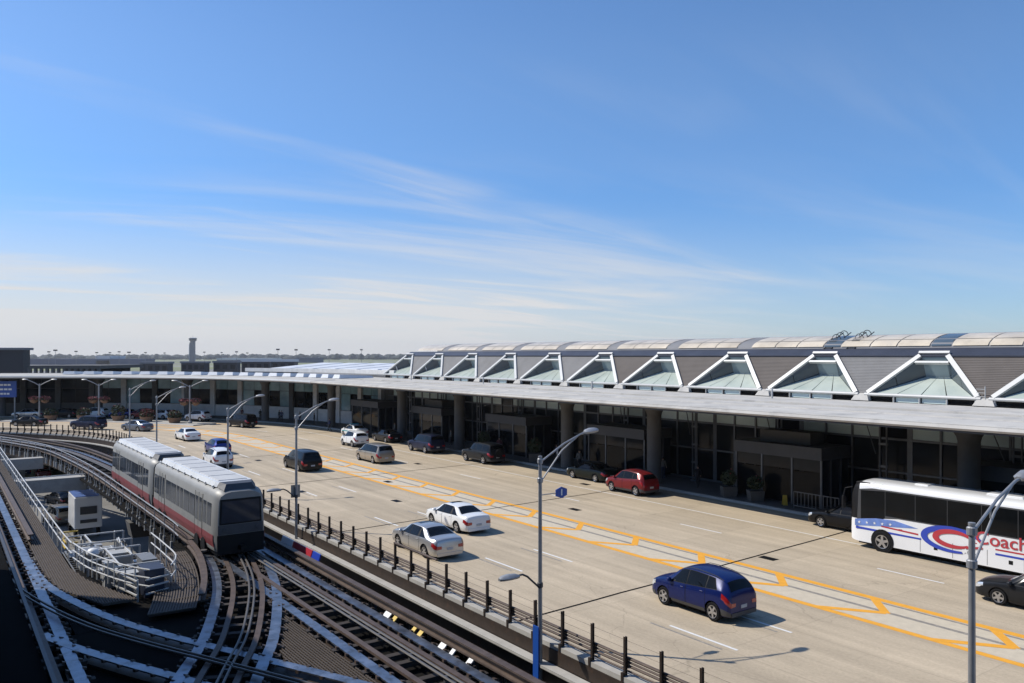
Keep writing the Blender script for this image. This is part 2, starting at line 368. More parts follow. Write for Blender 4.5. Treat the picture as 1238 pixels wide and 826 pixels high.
def smoothpath(pts, step=.8):
    out = []
    for i in range(len(pts)-1):
        p0, p1, p2, p3 = (pts[max(0, i-1)], pts[i], pts[i+1], pts[min(len(pts)-1, i+2)])
        n = max(1, int(math.dist(p1, p2)/step))
        for k in range(n):
            x = k/n
            out.append(tuple(.5*((2*b)+(-a+c)*x+(2*a-5*b+4*c-d)*x*x+(-a+3*b-3*c+d)*x**3) for a, b, c, d in zip(p0, p1, p2, p3)))
    out.append(tuple(pts[-1])); return out
# ================================================================== ground, airfield, distance
GZ = -7.0
g = struct(MB().poly([(-9000, -400, GZ), (9000, -400, GZ), (9000, 9000, GZ), (-9000, 9000, GZ)]).build('ground', 'lower_road'))
for i, (x0, x1, y0, y1, m, nm) in enumerate([(-900, -360, 900, 1250, 'grass', 'airfield_grass'), (-620, -60, 1350, 2300, 'grass', 'airfield_grass'),
        (-2600, -700, 1500, 2400, 'grass', 'airfield_grass'), (-3000, 1500, 2500, 3600, 'grass', 'airfield_grass'), (-1500, 400, 1270, 1340, 'apron', 'runway'), (-2500, 900, 2330, 2440, 'apron', 'runway')]):
    struct(MB().poly([(x0, y0, GZ+.1), (x1, y0, GZ+.1), (x1*1.1, y1, GZ+.1), (x0*1.15, y1, GZ+.1)]).build(nm, m))
# far wood along the horizon: one mass of crowns
mb = MB()
for i in range(620):
    x = rnd.uniform(-3400, 1500); y = rnd.uniform(3300, 4100); h = rnd.uniform(13, 24); r = rnd.uniform(14, 34)
    rings = []
    for k, (rr, hh) in enumerate([(.75, 0), (1, .35), (.85, .7), (.45, .95), (.08, 1.04)]):
        rings.append([(x+r*rr*math.cos(a*math.pi/3.5)*rnd.uniform(.75, 1.2), y+r*rr*math.sin(a*math.pi/3.5), GZ+h*hh*rnd.uniform(.9, 1.08)) for a in range(7)])
    mb.loft(rings, True)
w = mb.build('tree_line', 'tree_far'); stuff(w); tag(w, 'dark wooded tree line along the far horizon beyond the airfield', 'trees')

# control tower
p = Vector((-945, 2400, GZ)); r_ = root('control_tower', p, 'tall slim air traffic control tower with flared cab on the horizon', 'tower')
M('tower_conc', (.13, .135, .14), .7, 0, .08, .05); M('tower_pale', (.55, .56, .57), .6, 0, .05, .05)
MB().box(-7.5, 5.5, -6, 6, 0, 56).part('shaft', 'tower_conc', r_)
MB().box(-10, -7.6, -4, 4, 0, 50).part('lift_shaft', 'tower_pale', r_)
MB().loft([[(7*c*k, 7*s_*k, z) for c, s_ in [(math.cos(a*math.pi/4+.4), math.sin(a*math.pi/4+.4)) for a in range(8)]] for k, z in [(1, 56), (1.05, 59), (1.7, 63), (1.72, 64)]]).part('cab_base', 'tower_conc', r_)
MB().loft([[(k*math.cos(a*math.pi/4+.4), k*math.sin(a*math.pi/4+.4), z) for a in range(8)] for k, z in [(10, 64), (11.5, 68)]]).part('cab_glass', 'glass_mid', r_)
MB().loft([[(k*math.cos(a*math.pi/4+.4), k*math.sin(a*math.pi/4+.4), z) for a in range(8)] for k, z in [(12, 68), (11.5, 69.5)]]).part('cab_roof', 'tower_pale', r_)
MB().tube((0, 0, 69.5), (0, 0, 77), .5, 6, .2).part('antenna', 'tower_pale', r_)

# concourse blocks beyond the terminal (dark upper walls, pale roofs)
M('conc_dark', (.028, .028, .032), .6, 0, .2, .05); M('conc_roof', (.62, .62, .62), .6, 0, .08, .05); M('conc_mid', (.20, .20, .21), .7, 0, .15, .04)
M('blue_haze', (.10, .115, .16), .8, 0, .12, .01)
def px(x, y, Y): return ((x-619)/980*Y, Y, 10-(y-430)/980*Y)
def block(x0, x1, ytop, Y, D, wall, roof, nm, lab, cat='building', rt=1.2, nwin=0, grp=None):
    a = px(x0, ytop, Y); b = px(x1, ytop, Y); zt = a[2]
    o = root(nm, ((a[0]+b[0])/2, Y+D/2, GZ), lab, cat, grp); w2 = (b[0]-a[0])/2; h = zt-GZ
    MB().box(-w2, w2, -D/2, D/2, 0, h-rt).part('wall', wall, o)
    MB().box(-w2-.6, w2+.6, -D/2-.6, D/2+.6, h-rt, h).part('roof', roof, o)
    if nwin:
        me = MB().box(-.5, .5, -.06, .06, 0, 1).mesh('window', 'glass_mid')
        for k in range(nwin):
            q = bpy.data.objects.new('window', me); col.objects.link(q); q.parent = o
            ww = 2*w2/nwin; q.scale = (ww*.6, 1, h*.22); q.location = (-w2+ww*(k+.5), -D/2-.02, h-rt-h*.32)
    return o
block(169, 203, 437.5, 520, 8, 'conc_dark', 'conc_mid', 'gate_hall', 'dark gate hall left of the control tower behind the curved canopy', nwin=4)
block(219, 248, 437, 545, 8, 'conc_dark', 'conc_mid', 'gate_hall', 'dark gate hall directly below the control tower', nwin=4)
block(258, 286, 436.5, 560, 8, 'conc_dark', 'conc_mid', 'gate_hall', 'dark gate hall just right of the control tower', nwin=3)
block(292, 326, 434, 600, 10, 'conc_dark', 'conc_roof', 'gate_hall', 'dark gate hall with a white roof edge behind the terminal roof', nwin=4, rt=2.2)
block(328, 356, 434.5, 590, 10, 'conc_dark', 'conc_roof', 'gate_hall', 'rightmost dark gate hall with pale roof near the sawtooth skylights', nwin=3, rt=1.8)
block(-60, 28, 420.5, 210, 3, 'conc_dark', 'conc_mid', 'office_block', 'black flat-roofed block rising above the canopy at the left edge', rt=.6)
block(28, 170, 434, 1500, 60, 'blue_haze', 'blue_haze', 'hangar', 'long blue-grey hangar under the tree line at the far left', rt=3)
block(116, 133, 430.5, 1500, 60, 'conc_roof', 'conc_roof', 'hangar', 'small white hangar at the far left of the airfield', rt=3)
block(262, 330, 433, 1700, 60, 'blue_haze', 'conc_roof', 'hangar', 'pale-roofed hangar behind the right gate halls', rt=4)
block(358, 384, 432.5, 1900, 60, 'blue_haze', 'blue_haze', 'hangar', 'blue-grey hangar beside the grass strip', rt=3)
# parking garage: open dark decks with columns
o = root('parking_garage', (px(73, 440, 190)[0], 200, GZ), 'dark open-deck parking garage behind the canopy at the left', 'garage')
x0 = px(30, 440, 190)[0]-o.location.x; x1 = px(118, 440, 190)[0]-o.location.x
for z in (6.9, 10.4, 13.9): MB().box(x0, x1, -9, 14, z, z+.75).part('deck_edge', 'concrete_dark', o)
me = MB().box(-.3, .3, -.3, .3, 0, 13.9).mesh('garage_column', 'column')
for k in range(13):
    q = bpy.data.objects.new('garage_column', me); col.objects.link(q); q.parent = o; q.location = (x0+.4+(x1-x0-.8)*k/12, -8.6, 0)
MB().box(x0, x1, 6, 6.4, 0, 13.9).part('back_wall', 'conc_dark', o)
# apron flood-light masts
ORD = ['first', 'second', 'third', 'fourth', 'fifth', 'sixth', 'seventh', 'eighth', 'ninth', 'tenth', 'eleventh', 'twelfth', 'thirteenth', 'fourteenth', 'fifteenth', 'sixteenth', 'seventeenth', 'eighteenth']
me_p = MB().tube((0, 0, 0), (0, 0, 1), .01, 6, .006).mesh('mast', 'conc_mid')
for k, (x, yt, Y) in enumerate([(31, 424, 900), (59, 425, 1000), (67, 423, 800), (92, 424.5, 1000), (117, 426, 1100), (133, 426, 1200), (144, 425, 1100), (156, 425.5, 900), (176, 426, 1200), (199, 426.5, 1300), (247, 425.5, 1200), (268, 426, 1300), (286, 425, 1000), (299, 426.5, 1200), (336, 422, 800), (358, 422.5, 850), (398, 422.5, 950), (437, 422.5, 1000)]):
    P_ = px(x, yt, Y); h = P_[2]-GZ
    o = root('floodlight_mast', (P_[0], Y, GZ), 'thin apron floodlight mast on the horizon, %s from the left' % ORD[k], 'light mast', 'apron floodlight masts')
    q = bpy.data.objects.new('mast', me_p); col.objects.link(q); q.parent = o; q.scale = (h*1.2, h*1.2, h)
    MB().box(-1.5, 1.5, -1.0, 1.0, h-1.2, h+.2).part('lamp_head', 'trim_grey', o)

# ================================================================== roadway deck
UE = 200.0
us = frange(-30, U0, 4)[:-1]+frange(U0, UE, 1.6)
def uv_sheet(name, mat, t0, t1, z, zb):
    ts = frange(t0, t1, 3.4); vs_, fs, uvs = [], [], []
    for u in us:
        for t in ts: vs_.append(Q(u, t, z)); uvs.append((u, t))
    n = len(ts)
    for a in range(len(us)-1):
        for b in range(n-1): fs.append((a*n+b, a*n+b+1, (a+1)*n+b+1, (a+1)*n+b))
    k = len(vs_)                                     # side faces
    for u in us:
        for t in (t0, t1): vs_.append(Q(u, t, zb)); uvs.append((u, t-zb))
    for a in range(len(us)-1):
        fs.append((a*n, (a+1)*n, k+2*a+2, k+2*a)); fs.append((a*n+n-1, k+2*a+1, k+2*a+3, (a+1)*n+n-1)); fs.append((k+2*a, k+2*a+2, k+2*a+3, k+2*a+1))
    me = bpy.data.meshes.new(name); me.from_pydata([tuple(v) for v in vs_], [], fs)
    ul = me.uv_layers.new(name='UVMap')
    for lp in me.loops: ul.data[lp.index].uv = uvs[lp.vertex_index]
    import bmesh
    bm = bmesh.new(); bm.from_mesh(me); bmesh.ops.recalc_face_normals(bm, faces=bm.faces)
    bm.to_mesh(me); bm.free()
    me.materials.append(MATS[mat]); ob = bpy.data.objects.new(name, me); col.objects.link(ob); ORI[name] = Vector((0, 0, 0)); return ob
road = struct(uv_sheet('roadway', 'road', 17.35, 44.3, 0, -.55))
# markings
ZM = .005
dash_me = MB().poly([(-1.55, -.06, 0), (1.55, -.06, 0), (1.55, .06, 0), (-1.55, .06, 0)]).mesh('lane_dash', 'paint_white')
ghost_me = MB().poly([(-1.7, -.05, 0), (1.7, -.05, 0), (1.7, .05, 0), (-1.7, .05, 0)]).mesh('old_dash', 'paint_ghost')
for t in (22.2, 25.2, 36.1):
    for k in range(-2, 13):
        u = 19.5+12.35*k
        inst('lane_dash', dash_me, road, Q(u, t, ZM), HD(u))
        if t < 30: inst('old_dash', ghost_me, road, Q(u+.5, t-.36, ZM-.001), HD(u))
def line(name, t, w, u0, u1, mat, z=ZM):
    return MB().qsweep(frange(u0, u1, 1.6), [(t-w/2, z), (t+w/2, z)], closed=False).build(name, mat, road)
line('edge_line', 39.9, .11, -30, 150, 'paint_white')
line('edge_line', 18.75, .10, -30, 150, 'paint_ghost')
line('yellow_line', 31.55, .38, -30, 128, 'paint_yellow'); line('yellow_line', 28.6, .33, -30, 126, 'paint_yellow')
line('median_band', 30.08, 2.55, -30, 118, 'paint_tan', ZM-.003)
line('old_line', 31.2, .16, -30, 90, 'paint_ghost', ZM-.001)
line('old_line', 30.2, .22, -30, 80, 'paint_ghost', ZM-.002)
for k in range(-6, 20):
    u = 27.6+4.62*k; mb = MB(); zc = ZM+.0015
    P1, P2, P3 = (u+.15, 31.5), (u-1.15, 30.1), (u+.9, 28.62)
    for (a, b) in ((P1, P2), (P2, P3)):
        d = Vector((b[0]-a[0], b[1]-a[1])).normalized(); nn = Vector((-d.y, d.x))*.17; e = d*.07
        mb.poly([Q(a[0]+nn.x, a[1]+nn.y, zc), Q(a[0]-nn.x, a[1]-nn.y, zc), Q(b[0]-nn.x+e.x, b[1]-nn.y+e.y, zc), Q(b[0]+nn.x+e.x, b[1]+nn.y+e.y, zc)]); zc += .0008
    mb.build('chevron', 'paint_yellow', road)
for k, u in enumerate([7.6, 25.9, 44.2, 62.4, 80.6, 99]):
    mb = MB(); pts = [(u-1.2+1.9*i/13+rnd.uniform(-.03, .03), 17.5+(43.9-17.5)*i/13) for i in range(14)]
    for (a, b) in zip(pts, pts[1:]): mb.poly([Q(a[0]-.055, a[1], .0095), Q(a[0]+.055, a[1], .0095), Q(b[0]+.055, b[1], .0095), Q(b[0]-.055, b[1], .0095)])
    mb.build('expansion_joint', 'underplate', road)
dr = MB()
for i in range(7): dr.box(-.42, .42, -.21+.06*i, -.175+.06*i, 0, .012)
dr.box(-.45, .45, -.24, .24, -.002, .006)
dm = dr.mesh('drain_grate', 'trim_black')
for u, t in [(25.2, 33.5), (40.5, 33.9), (57.5, 22.0), (58.0, 29.3), (66, 36.4), (50, 25.9), (77, 25.2), (48, 41.2), (36, 18.2), (46, 18.1)]: inst('drain_grate', dm, road, Q(u, t, .005), HD(u))
# median kerbed island in the bend
isl = struct(MB().qsweep(frange(119, 150, 1.5), [(34.6, .0), (34.7, .14), (38.6, .14), (38.7, .0)]).build('median_island', 'kerb'))
for t, nm in ((34.2, 'yellow_line'), (39.1, 'yellow_line')): line(nm, t, .25, 117, 152, 'paint_yellow', ZM+.002)
# sidewalk with kerb
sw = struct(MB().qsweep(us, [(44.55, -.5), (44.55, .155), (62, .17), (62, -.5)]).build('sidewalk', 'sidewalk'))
kb = struct(MB().qsweep(us, [(44.3, -.5), (44.3, .13), (44.33, .16), (44.54, .16), (44.54, -.5)]).build('kerb', 'kerb'))

# deck edge girder, kerb beam, ledge, piers below
o = root('deck_girder', Q(40, 17, -.6), 'dark steel edge girder with pale ledge under the roadway railing', 'girder')
MB().qsweep(us, [(17.22, -.02), (17.22, .14), (17.62, .14), (17.62, -.02)]).build('edge_kerb', 'kerb', o)
MB().qsweep(us, [(17.2, -.50), (17.2, -.03), (17.34, -.03), (17.34, -.50)]).build('girder_web', 'steel_brown', o)
MB().qsweep(us, [(16.80, -.62), (16.80, -.52), (17.18, -.52), (17.18, -.62)]).build('ledge', 'kerb', o)
MB().qsweep(us, [(17.25, -1.6), (17.25, -.64), (17.4, -.64), (17.4, -1.6)]).build('lower_web', 'steel_brown', o)
MB().qsweep(us, [(17.4, -1.5), (17.4, -.97), (44.4, -.97), (44.4, -1.5)]).build('deck_beam', 'concrete_dark', o)
pm = MB().box(-.55, .55, -.55, .55, 0, 5.6).mesh('pier', 'concrete')
for k in range(-2, 11):
    u = 7.6+18.25*k
    inst('pier', pm, o, Q(u, 19.2, GZ), HD(u)); inst('pier', pm, o, Q(u, 31, GZ), HD(u))
MB().qsweep(frange(-20, 150, 4), [(26, GZ), (26, -1.4), (26.3, -1.4), (26.3, GZ)]).build('back_wall', 'olive', o)
mb = MB().qsweep(us, [(16.35, -2.3), (16.35, -2.22), (16.43, -2.22), (16.43, -2.3)])
for k in range(0, 40): mb.bar(Q(5+4.1*k, 16.4, -4.2), Q(5+4.1*k, 16.4, -.9), .12, .12)
mb.build('drop_hanger', 'dark_metal', o)

# railing on the deck edge
o = root('bridge_railing', Q(40, 17.4, .14), 'brown steel post railing along the outer edge of the elevated roadway', 'railing')
mb = MB(); mb.box(-.04, .04, -.05, -.036, 0, 1.2); mb.box(-.04, .04, .036, .05, 0, 1.2); mb.box(-.012, .012, -.045, .045, 0, 1.195); mb.hexa([(-.045, .062, -.3), (.045, .062, -.3), (.045, .15, -.3), (-.045, .15, -.3)], [(-.045, .062, .12), (.045, .062, .12), (.045, .16, .12), (-.045, .16, .12)]); mb.box(-.045, .045, -.16, -.062, .22, .55)
pm = mb.mesh('post', 'steel_brown')
for k in range(-4, 104):
    u = 25.96-1.53*6+1.53*k
    if u > 172: break
    inst('post', pm, o, Q(u, 17.35, .14), HD(u)+rnd.uniform(-.02, .02))
ur = frange(2, U0, 3)[:-1]+frange(U0, 172, 1.4)
for z, r in ((.12, .03), (.28, .045), (.40, .035), (.52, .05)): MB().pipe([Q(u, 17.46, .14+z) for u in ur], r, 6).build('rail', 'rail_brown', o)
for z in (.80, 1.06): MB().pipe([Q(u, 17.43, .14+z) for u in ur], .006, 4).build('cable', 'steel_brown', o)
MB().pipe([Q(29.8, 17.35, 1.34), Q(33.7, 17.35, 1.34)], .05, 8).build('hand_rail', 'rail_brown', o)

# ================================================================== terminal: straight hall
T = root('terminal_building', Q(50, 50, .17), 'long terminal hall with sawtooth skylights, barrel vault roof and deep grey canopy', 'terminal')
ue = frange(-16, U0, 6)
# canopy slab as steps
MB().qsweep(ue, [(38.75, 6.70), (38.75, 6.80), (39.1, 6.84), (42.0, 6.84), (42.02, 6.90), (44.5, 6.90), (44.5, 6.55), (39.2, 6.50)]).build('canopy_roof', 'canopy_roof', T)
MB().qsweep(ue, [(44.52, 6.55), (44.52, 7.02), (47.2, 7.04), (47.2, 6.55)]).build('canopy_roof', 'canopy_roof', T)
MB().qsweep(ue, [(47.22, 6.55), (47.22, 6.96), (50.0, 7.0), (50.0, 6.55)]).build('canopy_roof', 'canopy_roof', T)
MB().qsweep(ue, [(38.70, 6.52), (38.62, 6.62), (38.70, 6.76), (38.74, 6.76), (38.74, 6.52)]).build('fascia', 'canopy_roof', T)
MB().qsweep(ue, [(38.76, 6.42), (38.76, 6.49), (50, 6.53), (50, 6.42)]).build('soffit', 'soffit', T)
sb = MB().box(-.12, .12, -5.3, 5.3, -.28, 0).mesh('soffit_beam', 'soffit')
for k in range(15): inst('soffit_beam', sb, T, Q(-10+7.75*k, 44.2, 6.41), HD0-math.pi/2)
smm = MB().box(-.03, .03, -2.75, 2.75, 0, .05).mesh('roof_seam', 'canopy_roof')
for k in range(29): inst('roof_seam', smm, T, Q(-14+3.875*k, 41.9, 6.79), HD0-math.pi/2)
for u in (16.8, 35.5, 54.5, 72, 88): MB().tube(Q(u, 47.6, 7.0), Q(u, 47.6, 7.75), .07, 8).build('vent_pipe', 'white_metal', T)
# columns with flared heads
cm = MB().lathe([(.56, 0), (.56, 5.2), (.62, 5.45), (.95, 6.0), (1.0, 6.3)], 20).mesh('column', 'column', smooth=40)
for u in (-4, 21.3, 44.8, 55.4, 73.4, 86.4): inst('column', cm, T, Q(u, 45.5, .16))
# curtain wall
PW = 7.75/4; TW = 49.6
pane_c = MB().box(-PW/2+.05, PW/2-.05, -.02, .02, 0, 1.55).mesh('clerestory_pane', 'glass_lit_green')
pane_m = MB().box(-PW/2+.05, PW/2-.05, -.02, .02, 0, 1.95).mesh('pane', 'glass_mid')
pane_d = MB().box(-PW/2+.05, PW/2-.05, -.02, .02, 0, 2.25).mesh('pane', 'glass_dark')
pane_g = MB().box(-PW/2+.05, PW/2-.05, -.02, .02, 0, 1.55).mesh('clerestory_pane', 'glass_mid')
mul = MB().box(-.06, .06, -.12, .12, 0, 6.3).mesh('mullion', 'mullion')
muh = MB().box(-.17, .17, -.35, .05, 0, 6.3).mesh('mullion', 'mullion')
nb = int((U0+12)/PW)
for k in range(nb):
    u = -12+PW*(k+.5)
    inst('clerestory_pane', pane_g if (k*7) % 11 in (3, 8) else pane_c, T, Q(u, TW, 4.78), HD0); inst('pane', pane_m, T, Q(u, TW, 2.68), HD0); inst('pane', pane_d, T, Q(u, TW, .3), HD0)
    inst('mullion', muh if k % 4 == 0 else mul, T, Q(u-PW/2, TW, .16), HD0)
for z, h in ((.16, .13), (2.56, .11), (4.64, .13), (6.33, .1)): MB().qsweep([-12, U0], [(TW-.10, z), (TW-.10, z+h), (TW+.06, z+h), (TW+.06, z)]).build('transom', 'mullion', T)
MB().qsweep([-12, U0], [(TW+.1, .1), (TW+.1, 6.5), (TW+.3, 6.5), (TW+.3, .1)]).build('inner_wall', 'concrete_dark', T)
# slender twin posts with cross plates and struts in front of the glass
mb = MB()
for d in (-.22, .22): mb.tube((d, 0, 0), (d, 0, 6.2), .06, 8)
for z in (1.4, 2.8, 4.2, 5.4): mb.box(-.3, .3, -.04, .04, z, z+.14)
mb.box(-.34, .34, -.12, .12, 0, .12)
tp = mb.mesh('truss_post', 'mullion')
mb = MB(); mb.tube((0, 0, 3.6), (1.6, -1.1, 6.3), .035, 6); ds = mb.mesh('strut', 'mullion')
for k in range(13):
    u = -3.1+7.75*k
    inst('truss_post', tp, T, Q(u, 48.55, .17), HD0); inst('strut', ds, T, Q(u+.6, 48.7, .17), HD0)
# sawtooth skylights
TB, ZB, TT, ZT, TF, ZF = 50.05, 7.44, 51.8, 9.9, 52.3, 8.62
hb, ht, PIT = 3.35, .75, 7.75
def V(uc, du, t, z): return Q(uc+du, t, z)
UC = [26.4+PIT*k for k in range(-5, 10)]
for k, uc in enumerate(UC):
    BL, BR, TL, TR = V(uc, hb, TB, ZB), V(uc, -hb, TB, ZB), V(uc, ht, TT, ZT), V(uc, -ht, TT, ZT)
    FL, FR = V(uc, ht, TF, ZF), V(uc, -ht, TF, ZF)
    nrm = (TL-BL).cross(BR-BL).normalized()
    if nrm.dot(Vector((-DT[0], -DT[1], .5))) < 0: nrm = -nrm
    mb = MB()
    def beam(a, b, inn, w, d):                       # flat beam lying in the roof plane, w wide towards inn, d proud
        off = inn*w; mb.hexa([a-nrm*.12, b-nrm*.12, b+off-nrm*.12, a+off-nrm*.12], [a+nrm*d, b+nrm*d, b+off+nrm*d, a+off+nrm*d])
    ax = (BR-BL).normalized(); upv = ((TL+TR)/2-(BL+BR)/2).normalized()
    dl = (TL-BL).normalized(); inl = (ax-dl*ax.dot(dl)).normalized(); drr = (TR-BR).normalized(); inr = (-ax-drr*(-ax).dot(drr)).normalized()
    beam(BL, TL-dl*.02, -inl, .29, .14); beam(BR, TR-drr*.02, -inr, .29, .14)
    fr = mb.build('skylight', 'white_metal', T)
    mb = MB(); beam(TL-inl*.3, TR-inr*.3, upv, .16, .2); beam(TL-upv*.50-ax*.32, TR-upv*.50+ax*.32, upv, .14, .10); mb.build('head_rail', 'white_metal', fr)
    mb = MB(); mb.tube(BL-ax*.3+Vector((0, 0, .02)), BR+ax*.3+Vector((0, 0, .02)), .11, 8); mb.build('sill_rail', 'white_metal', fr)
    mb = MB()
    for q in range(5):
        b_ = BL.lerp(BR, q/4); mb.bar(b_+Vector((0, 0, -.44)), b_, .08, .08)
    mb.build('sill_post', 'white_metal', fr)
    for q in range(4):
        a = BL.lerp(BR, q/4+.012); b_ = BL.lerp(BR, (q+1)/4-.012); ins = Vector((DT[0], DT[1], 0))*.12
        MB().poly([a+ins+Vector((0, 0, -.42)), b_+ins+Vector((0, 0, -.42)), b_+ins, a+ins]).build('kick_pane', 'glass_lit_green' if q % 3 else 'glass_dark', fr)
    # sloped translucent floor in panes, side and back panes
    for q in range(4):
        e = .006; a0, a1 = BL.lerp(BR, q/4+e), BL.lerp(BR, (q+1)/4-e); b0, b1 = FL.lerp(FR, q/4+e), FL.lerp(FR, (q+1)/4-e)
        MB().hexa([a0, a1, b1, b0], [p+Vector((0, 0, -.05)) for p in (a0, a1, b1, b0)]).build('floor_pane', 'glass_floor', fr)
    for (B_, T_, F_, nm) in ((BL, TL, FL, 'side_pane'), (BR, TR, FR, 'side_pane')):
        for (q0, q1) in ((0, .495), (.505, 1)):
            MB().poly([B_.lerp(T_, q0), B_.lerp(T_, q1), B_.lerp(F_, q1), B_.lerp(F_, q0)]).build(nm, 'glass_green_side', fr)
    MB().poly([TL, TR, FR, FL]).build('back_pane', 'glass_back', fr)
    # little roof peak over the head
    pk = (TL+TR)/2+Vector((DT[0], DT[1], 0))*.9+Vector((0, 0, .55)); a, b_, c, d = TL-inl*.35, TR-inr*.35, V(uc, -1.3, 52.9, 9.98), V(uc, 1.3, 52.9, 9.98)
    MB().poly([a, b_, pk]).poly([b_, c, pk]).poly([d, a, pk]).build('peak', 'grey_roof', fr)
    # roof plane between this skylight and the next, laid in strips
    if k < len(UC)-1:
        un = uc+PIT; a, b_, c, d = V(uc, hb, TB+.06, ZB+.02), V(un, -hb, TB+.06, ZB+.02), V(un, -ht, TT+.02, ZT), V(uc, ht, TT+.02, ZT)
        rm = 'brown_roof' if k in (2, 3, 4, 6, 7, 8) else 'grey_roof'
        rp = MB().poly([a, b_, c, d]).build('roof_slope', rm, T)
        mb = MB()
        for q in range(1, 24):
            f_ = q/24; x0 = a.lerp(d, f_); x1 = b_.lerp(c, f_); mb.bar(x0+nrm*.008, x1+nrm*.008, .02, .03)
        mb.build('roof_rib', rm, rp)
        MB().hexa([V(uc, hb-.1, TB-.25, 7.05), V(un, -hb+.1, TB-.25, 7.05), V(un, -hb+.1, TB+.5, 7.05), V(uc, hb-.1, TB+.5, 7.05)], [V(uc, hb+.12, TB-.05, 7.46), V(un, -hb-.12, TB-.05, 7.46), V(un, -hb-.12, TB+.3, 7.6), V(uc, hb+.12, TB+.3, 7.6)]).build('valley_gutter', 'canopy_roof', T)
ub0, ub1 = UC[0]-3, UC[-1]+1.2
MB().qsweep([ub0, ub1], [(50.4, 6.6), (50.4, 7.0), (56, 7.2), (56, 6.6)]).build('inner_deck', 'concrete_dark', T)
MB().qsweep([ub0, ub1], [(51.95, 9.86), (51.75, 9.94), (51.75, 10.02), (52.6, 10.5), (52.9, 10.5), (52.9, 9.86)]).build('gutter_band', 'slate_roof', T)
MB().qsweep([ub0, ub1], [(52.92, 7), (52.92, 10.45), (60.4, 10.45), (60.4, 7)]).build('upper_wall', 'slate_roof', T) if False else None
# barrel vault
vr = []
for a in range(11):
    th = math.pi*(.0+a/10); vr.append((56.6-4.0*math.cos(th), 10.47+1.05*math.sin(th)))
uv0, uv1 = ub0, ub1-7
vlt = MB().qsweep(frange(uv0, uv1, 4), vr+[(60.6, 9.8), (52.6, 9.8)]).build('vault_roof', 'vault_grey', T, smooth=40)
def vpan(ua, ub, a0, a1, mat, lift=.03):
    pr = []
    for q in range(4):
        th = math.pi*(a0+(a1-a0)*q/3); pr.append((56.6-(4.0+lift)*math.cos(th), 10.47+(1.05+lift)*math.sin(th)))
    return MB().qsweep([ua, ub], pr, closed=False).build('vault_panel', mat, vlt, smooth=60)
for k, uc in enumerate(UC):
    if uc-3.9 > uv1-4 or k < 1: continue
    for (a, b_) in ((-3.15, -1.0), (-.92, .92), (1.0, 3.15)):
        for (q0, q1) in ((.05, .185), (.195, .37)): vpan(uc+3.87+a, uc+3.87+b_, q0, q1, 'vault_panel')
    if k in (2, 3, 4, 5): vpan(uc+3.87+3.25, uc+3.87+4.5, .05, .37, 'vault_dark', .02)
    for q in (.06, .36): pass
# ladder cages on the vault
for uc in (34.4, 32.6):
    mb = MB()
    for j in range(3):
        c = Q(uc, 53.6+.5*j, 10.95+.14*j); mb.pipe([c+Vector((math.cos(a)*.3, 0, math.sin(a)*.35+.25)) for a in [math.pi*i/6 for i in range(7)]], .03, 5)
    for d in (-.3, .3): mb.pipe([Q(uc+d, 52.5, 10.5), Q(uc+d, 53.4, 11.0), Q(uc+d, 55.0, 11.7)], .035, 5)
    for j in range(8): mb.tube(Q(uc-.3, 52.6+.11*j, 10.55+.1*j), Q(uc+.3, 52.6+.11*j, 10.55+.1*j), .02, 5)
    mb.build('roof_ladder', 'trim_grey', T)
for k in range(3):
    mb = MB(); mb.bar(Q(22.5+.25*k, 50.0, 7.0), Q(22.5+.25*k, 50.0, 8.2), .04, .04)
    for j in range(5): mb.bar(Q(22.5, 50.0, 7.15+.22*j), Q(23.0, 50.0, 7.15+.22*j), .03, .03)
    if k == 0: mb.build('maintenance_ladder', 'white_metal', T)
MB().qsweep([-16, U0+2], [(60.7, GZ), (60.7, 10.2), (62.2, 10.2), (62.2, GZ)]).build('rear_wall', 'concrete_dark', T)
# entrance vestibules
for k in range(-1, 5):
    uc = 34.2+15.9*k; u0, u1 = uc-3.5, uc+3.5; z0, z1 = 3.25, 4.05
    vb = MB().qbox(u0, u1, 46.2, 49.4, z0, z1).build('vestibule', 'vest_panel', T)
    if k in (0, 3): MB().qbox(uc-2.0, uc+2.0, 47.2, 48.8, 4.06, 4.85).build('roof_unit', 'concrete_dark', vb)
    for u in (u0+.12, uc-1.2, uc+1.2, u1-.12): MB().qbox(u-.06, u+.06, 46.32, 46.44, .17, z0).build('post', 'mullion', vb)
    for u in (u0+.1, u1-.1):
        for t in (47.3, 48.4): MB().qbox(u-.07, u+.07, t-.07, t+.07, .17, z0).build('post', 'mullion', vb)
        for (ta, tb) in ((46.5, 47.2), (47.4, 48.3), (48.5, 49.3)): MB().qbox(u-.015, u+.015, ta, tb, .3, z0-.02).build('pane', 'glass_mid', vb)
    for (ua, ub) in ((u0+.22, uc-1.3), (uc-1.1, uc+1.1), (uc+1.3, u1-.22)):
        MB().qbox(ua, ub, 46.37, 46.4, 2.45, z0-.02).build('pane', 'glass_mid', vb); MB().qbox(ua, ub, 46.37, 46.4, .25, 2.4).build('door', 'glass_dark' if ub-ua > 1.5 else 'glass_dark', vb)

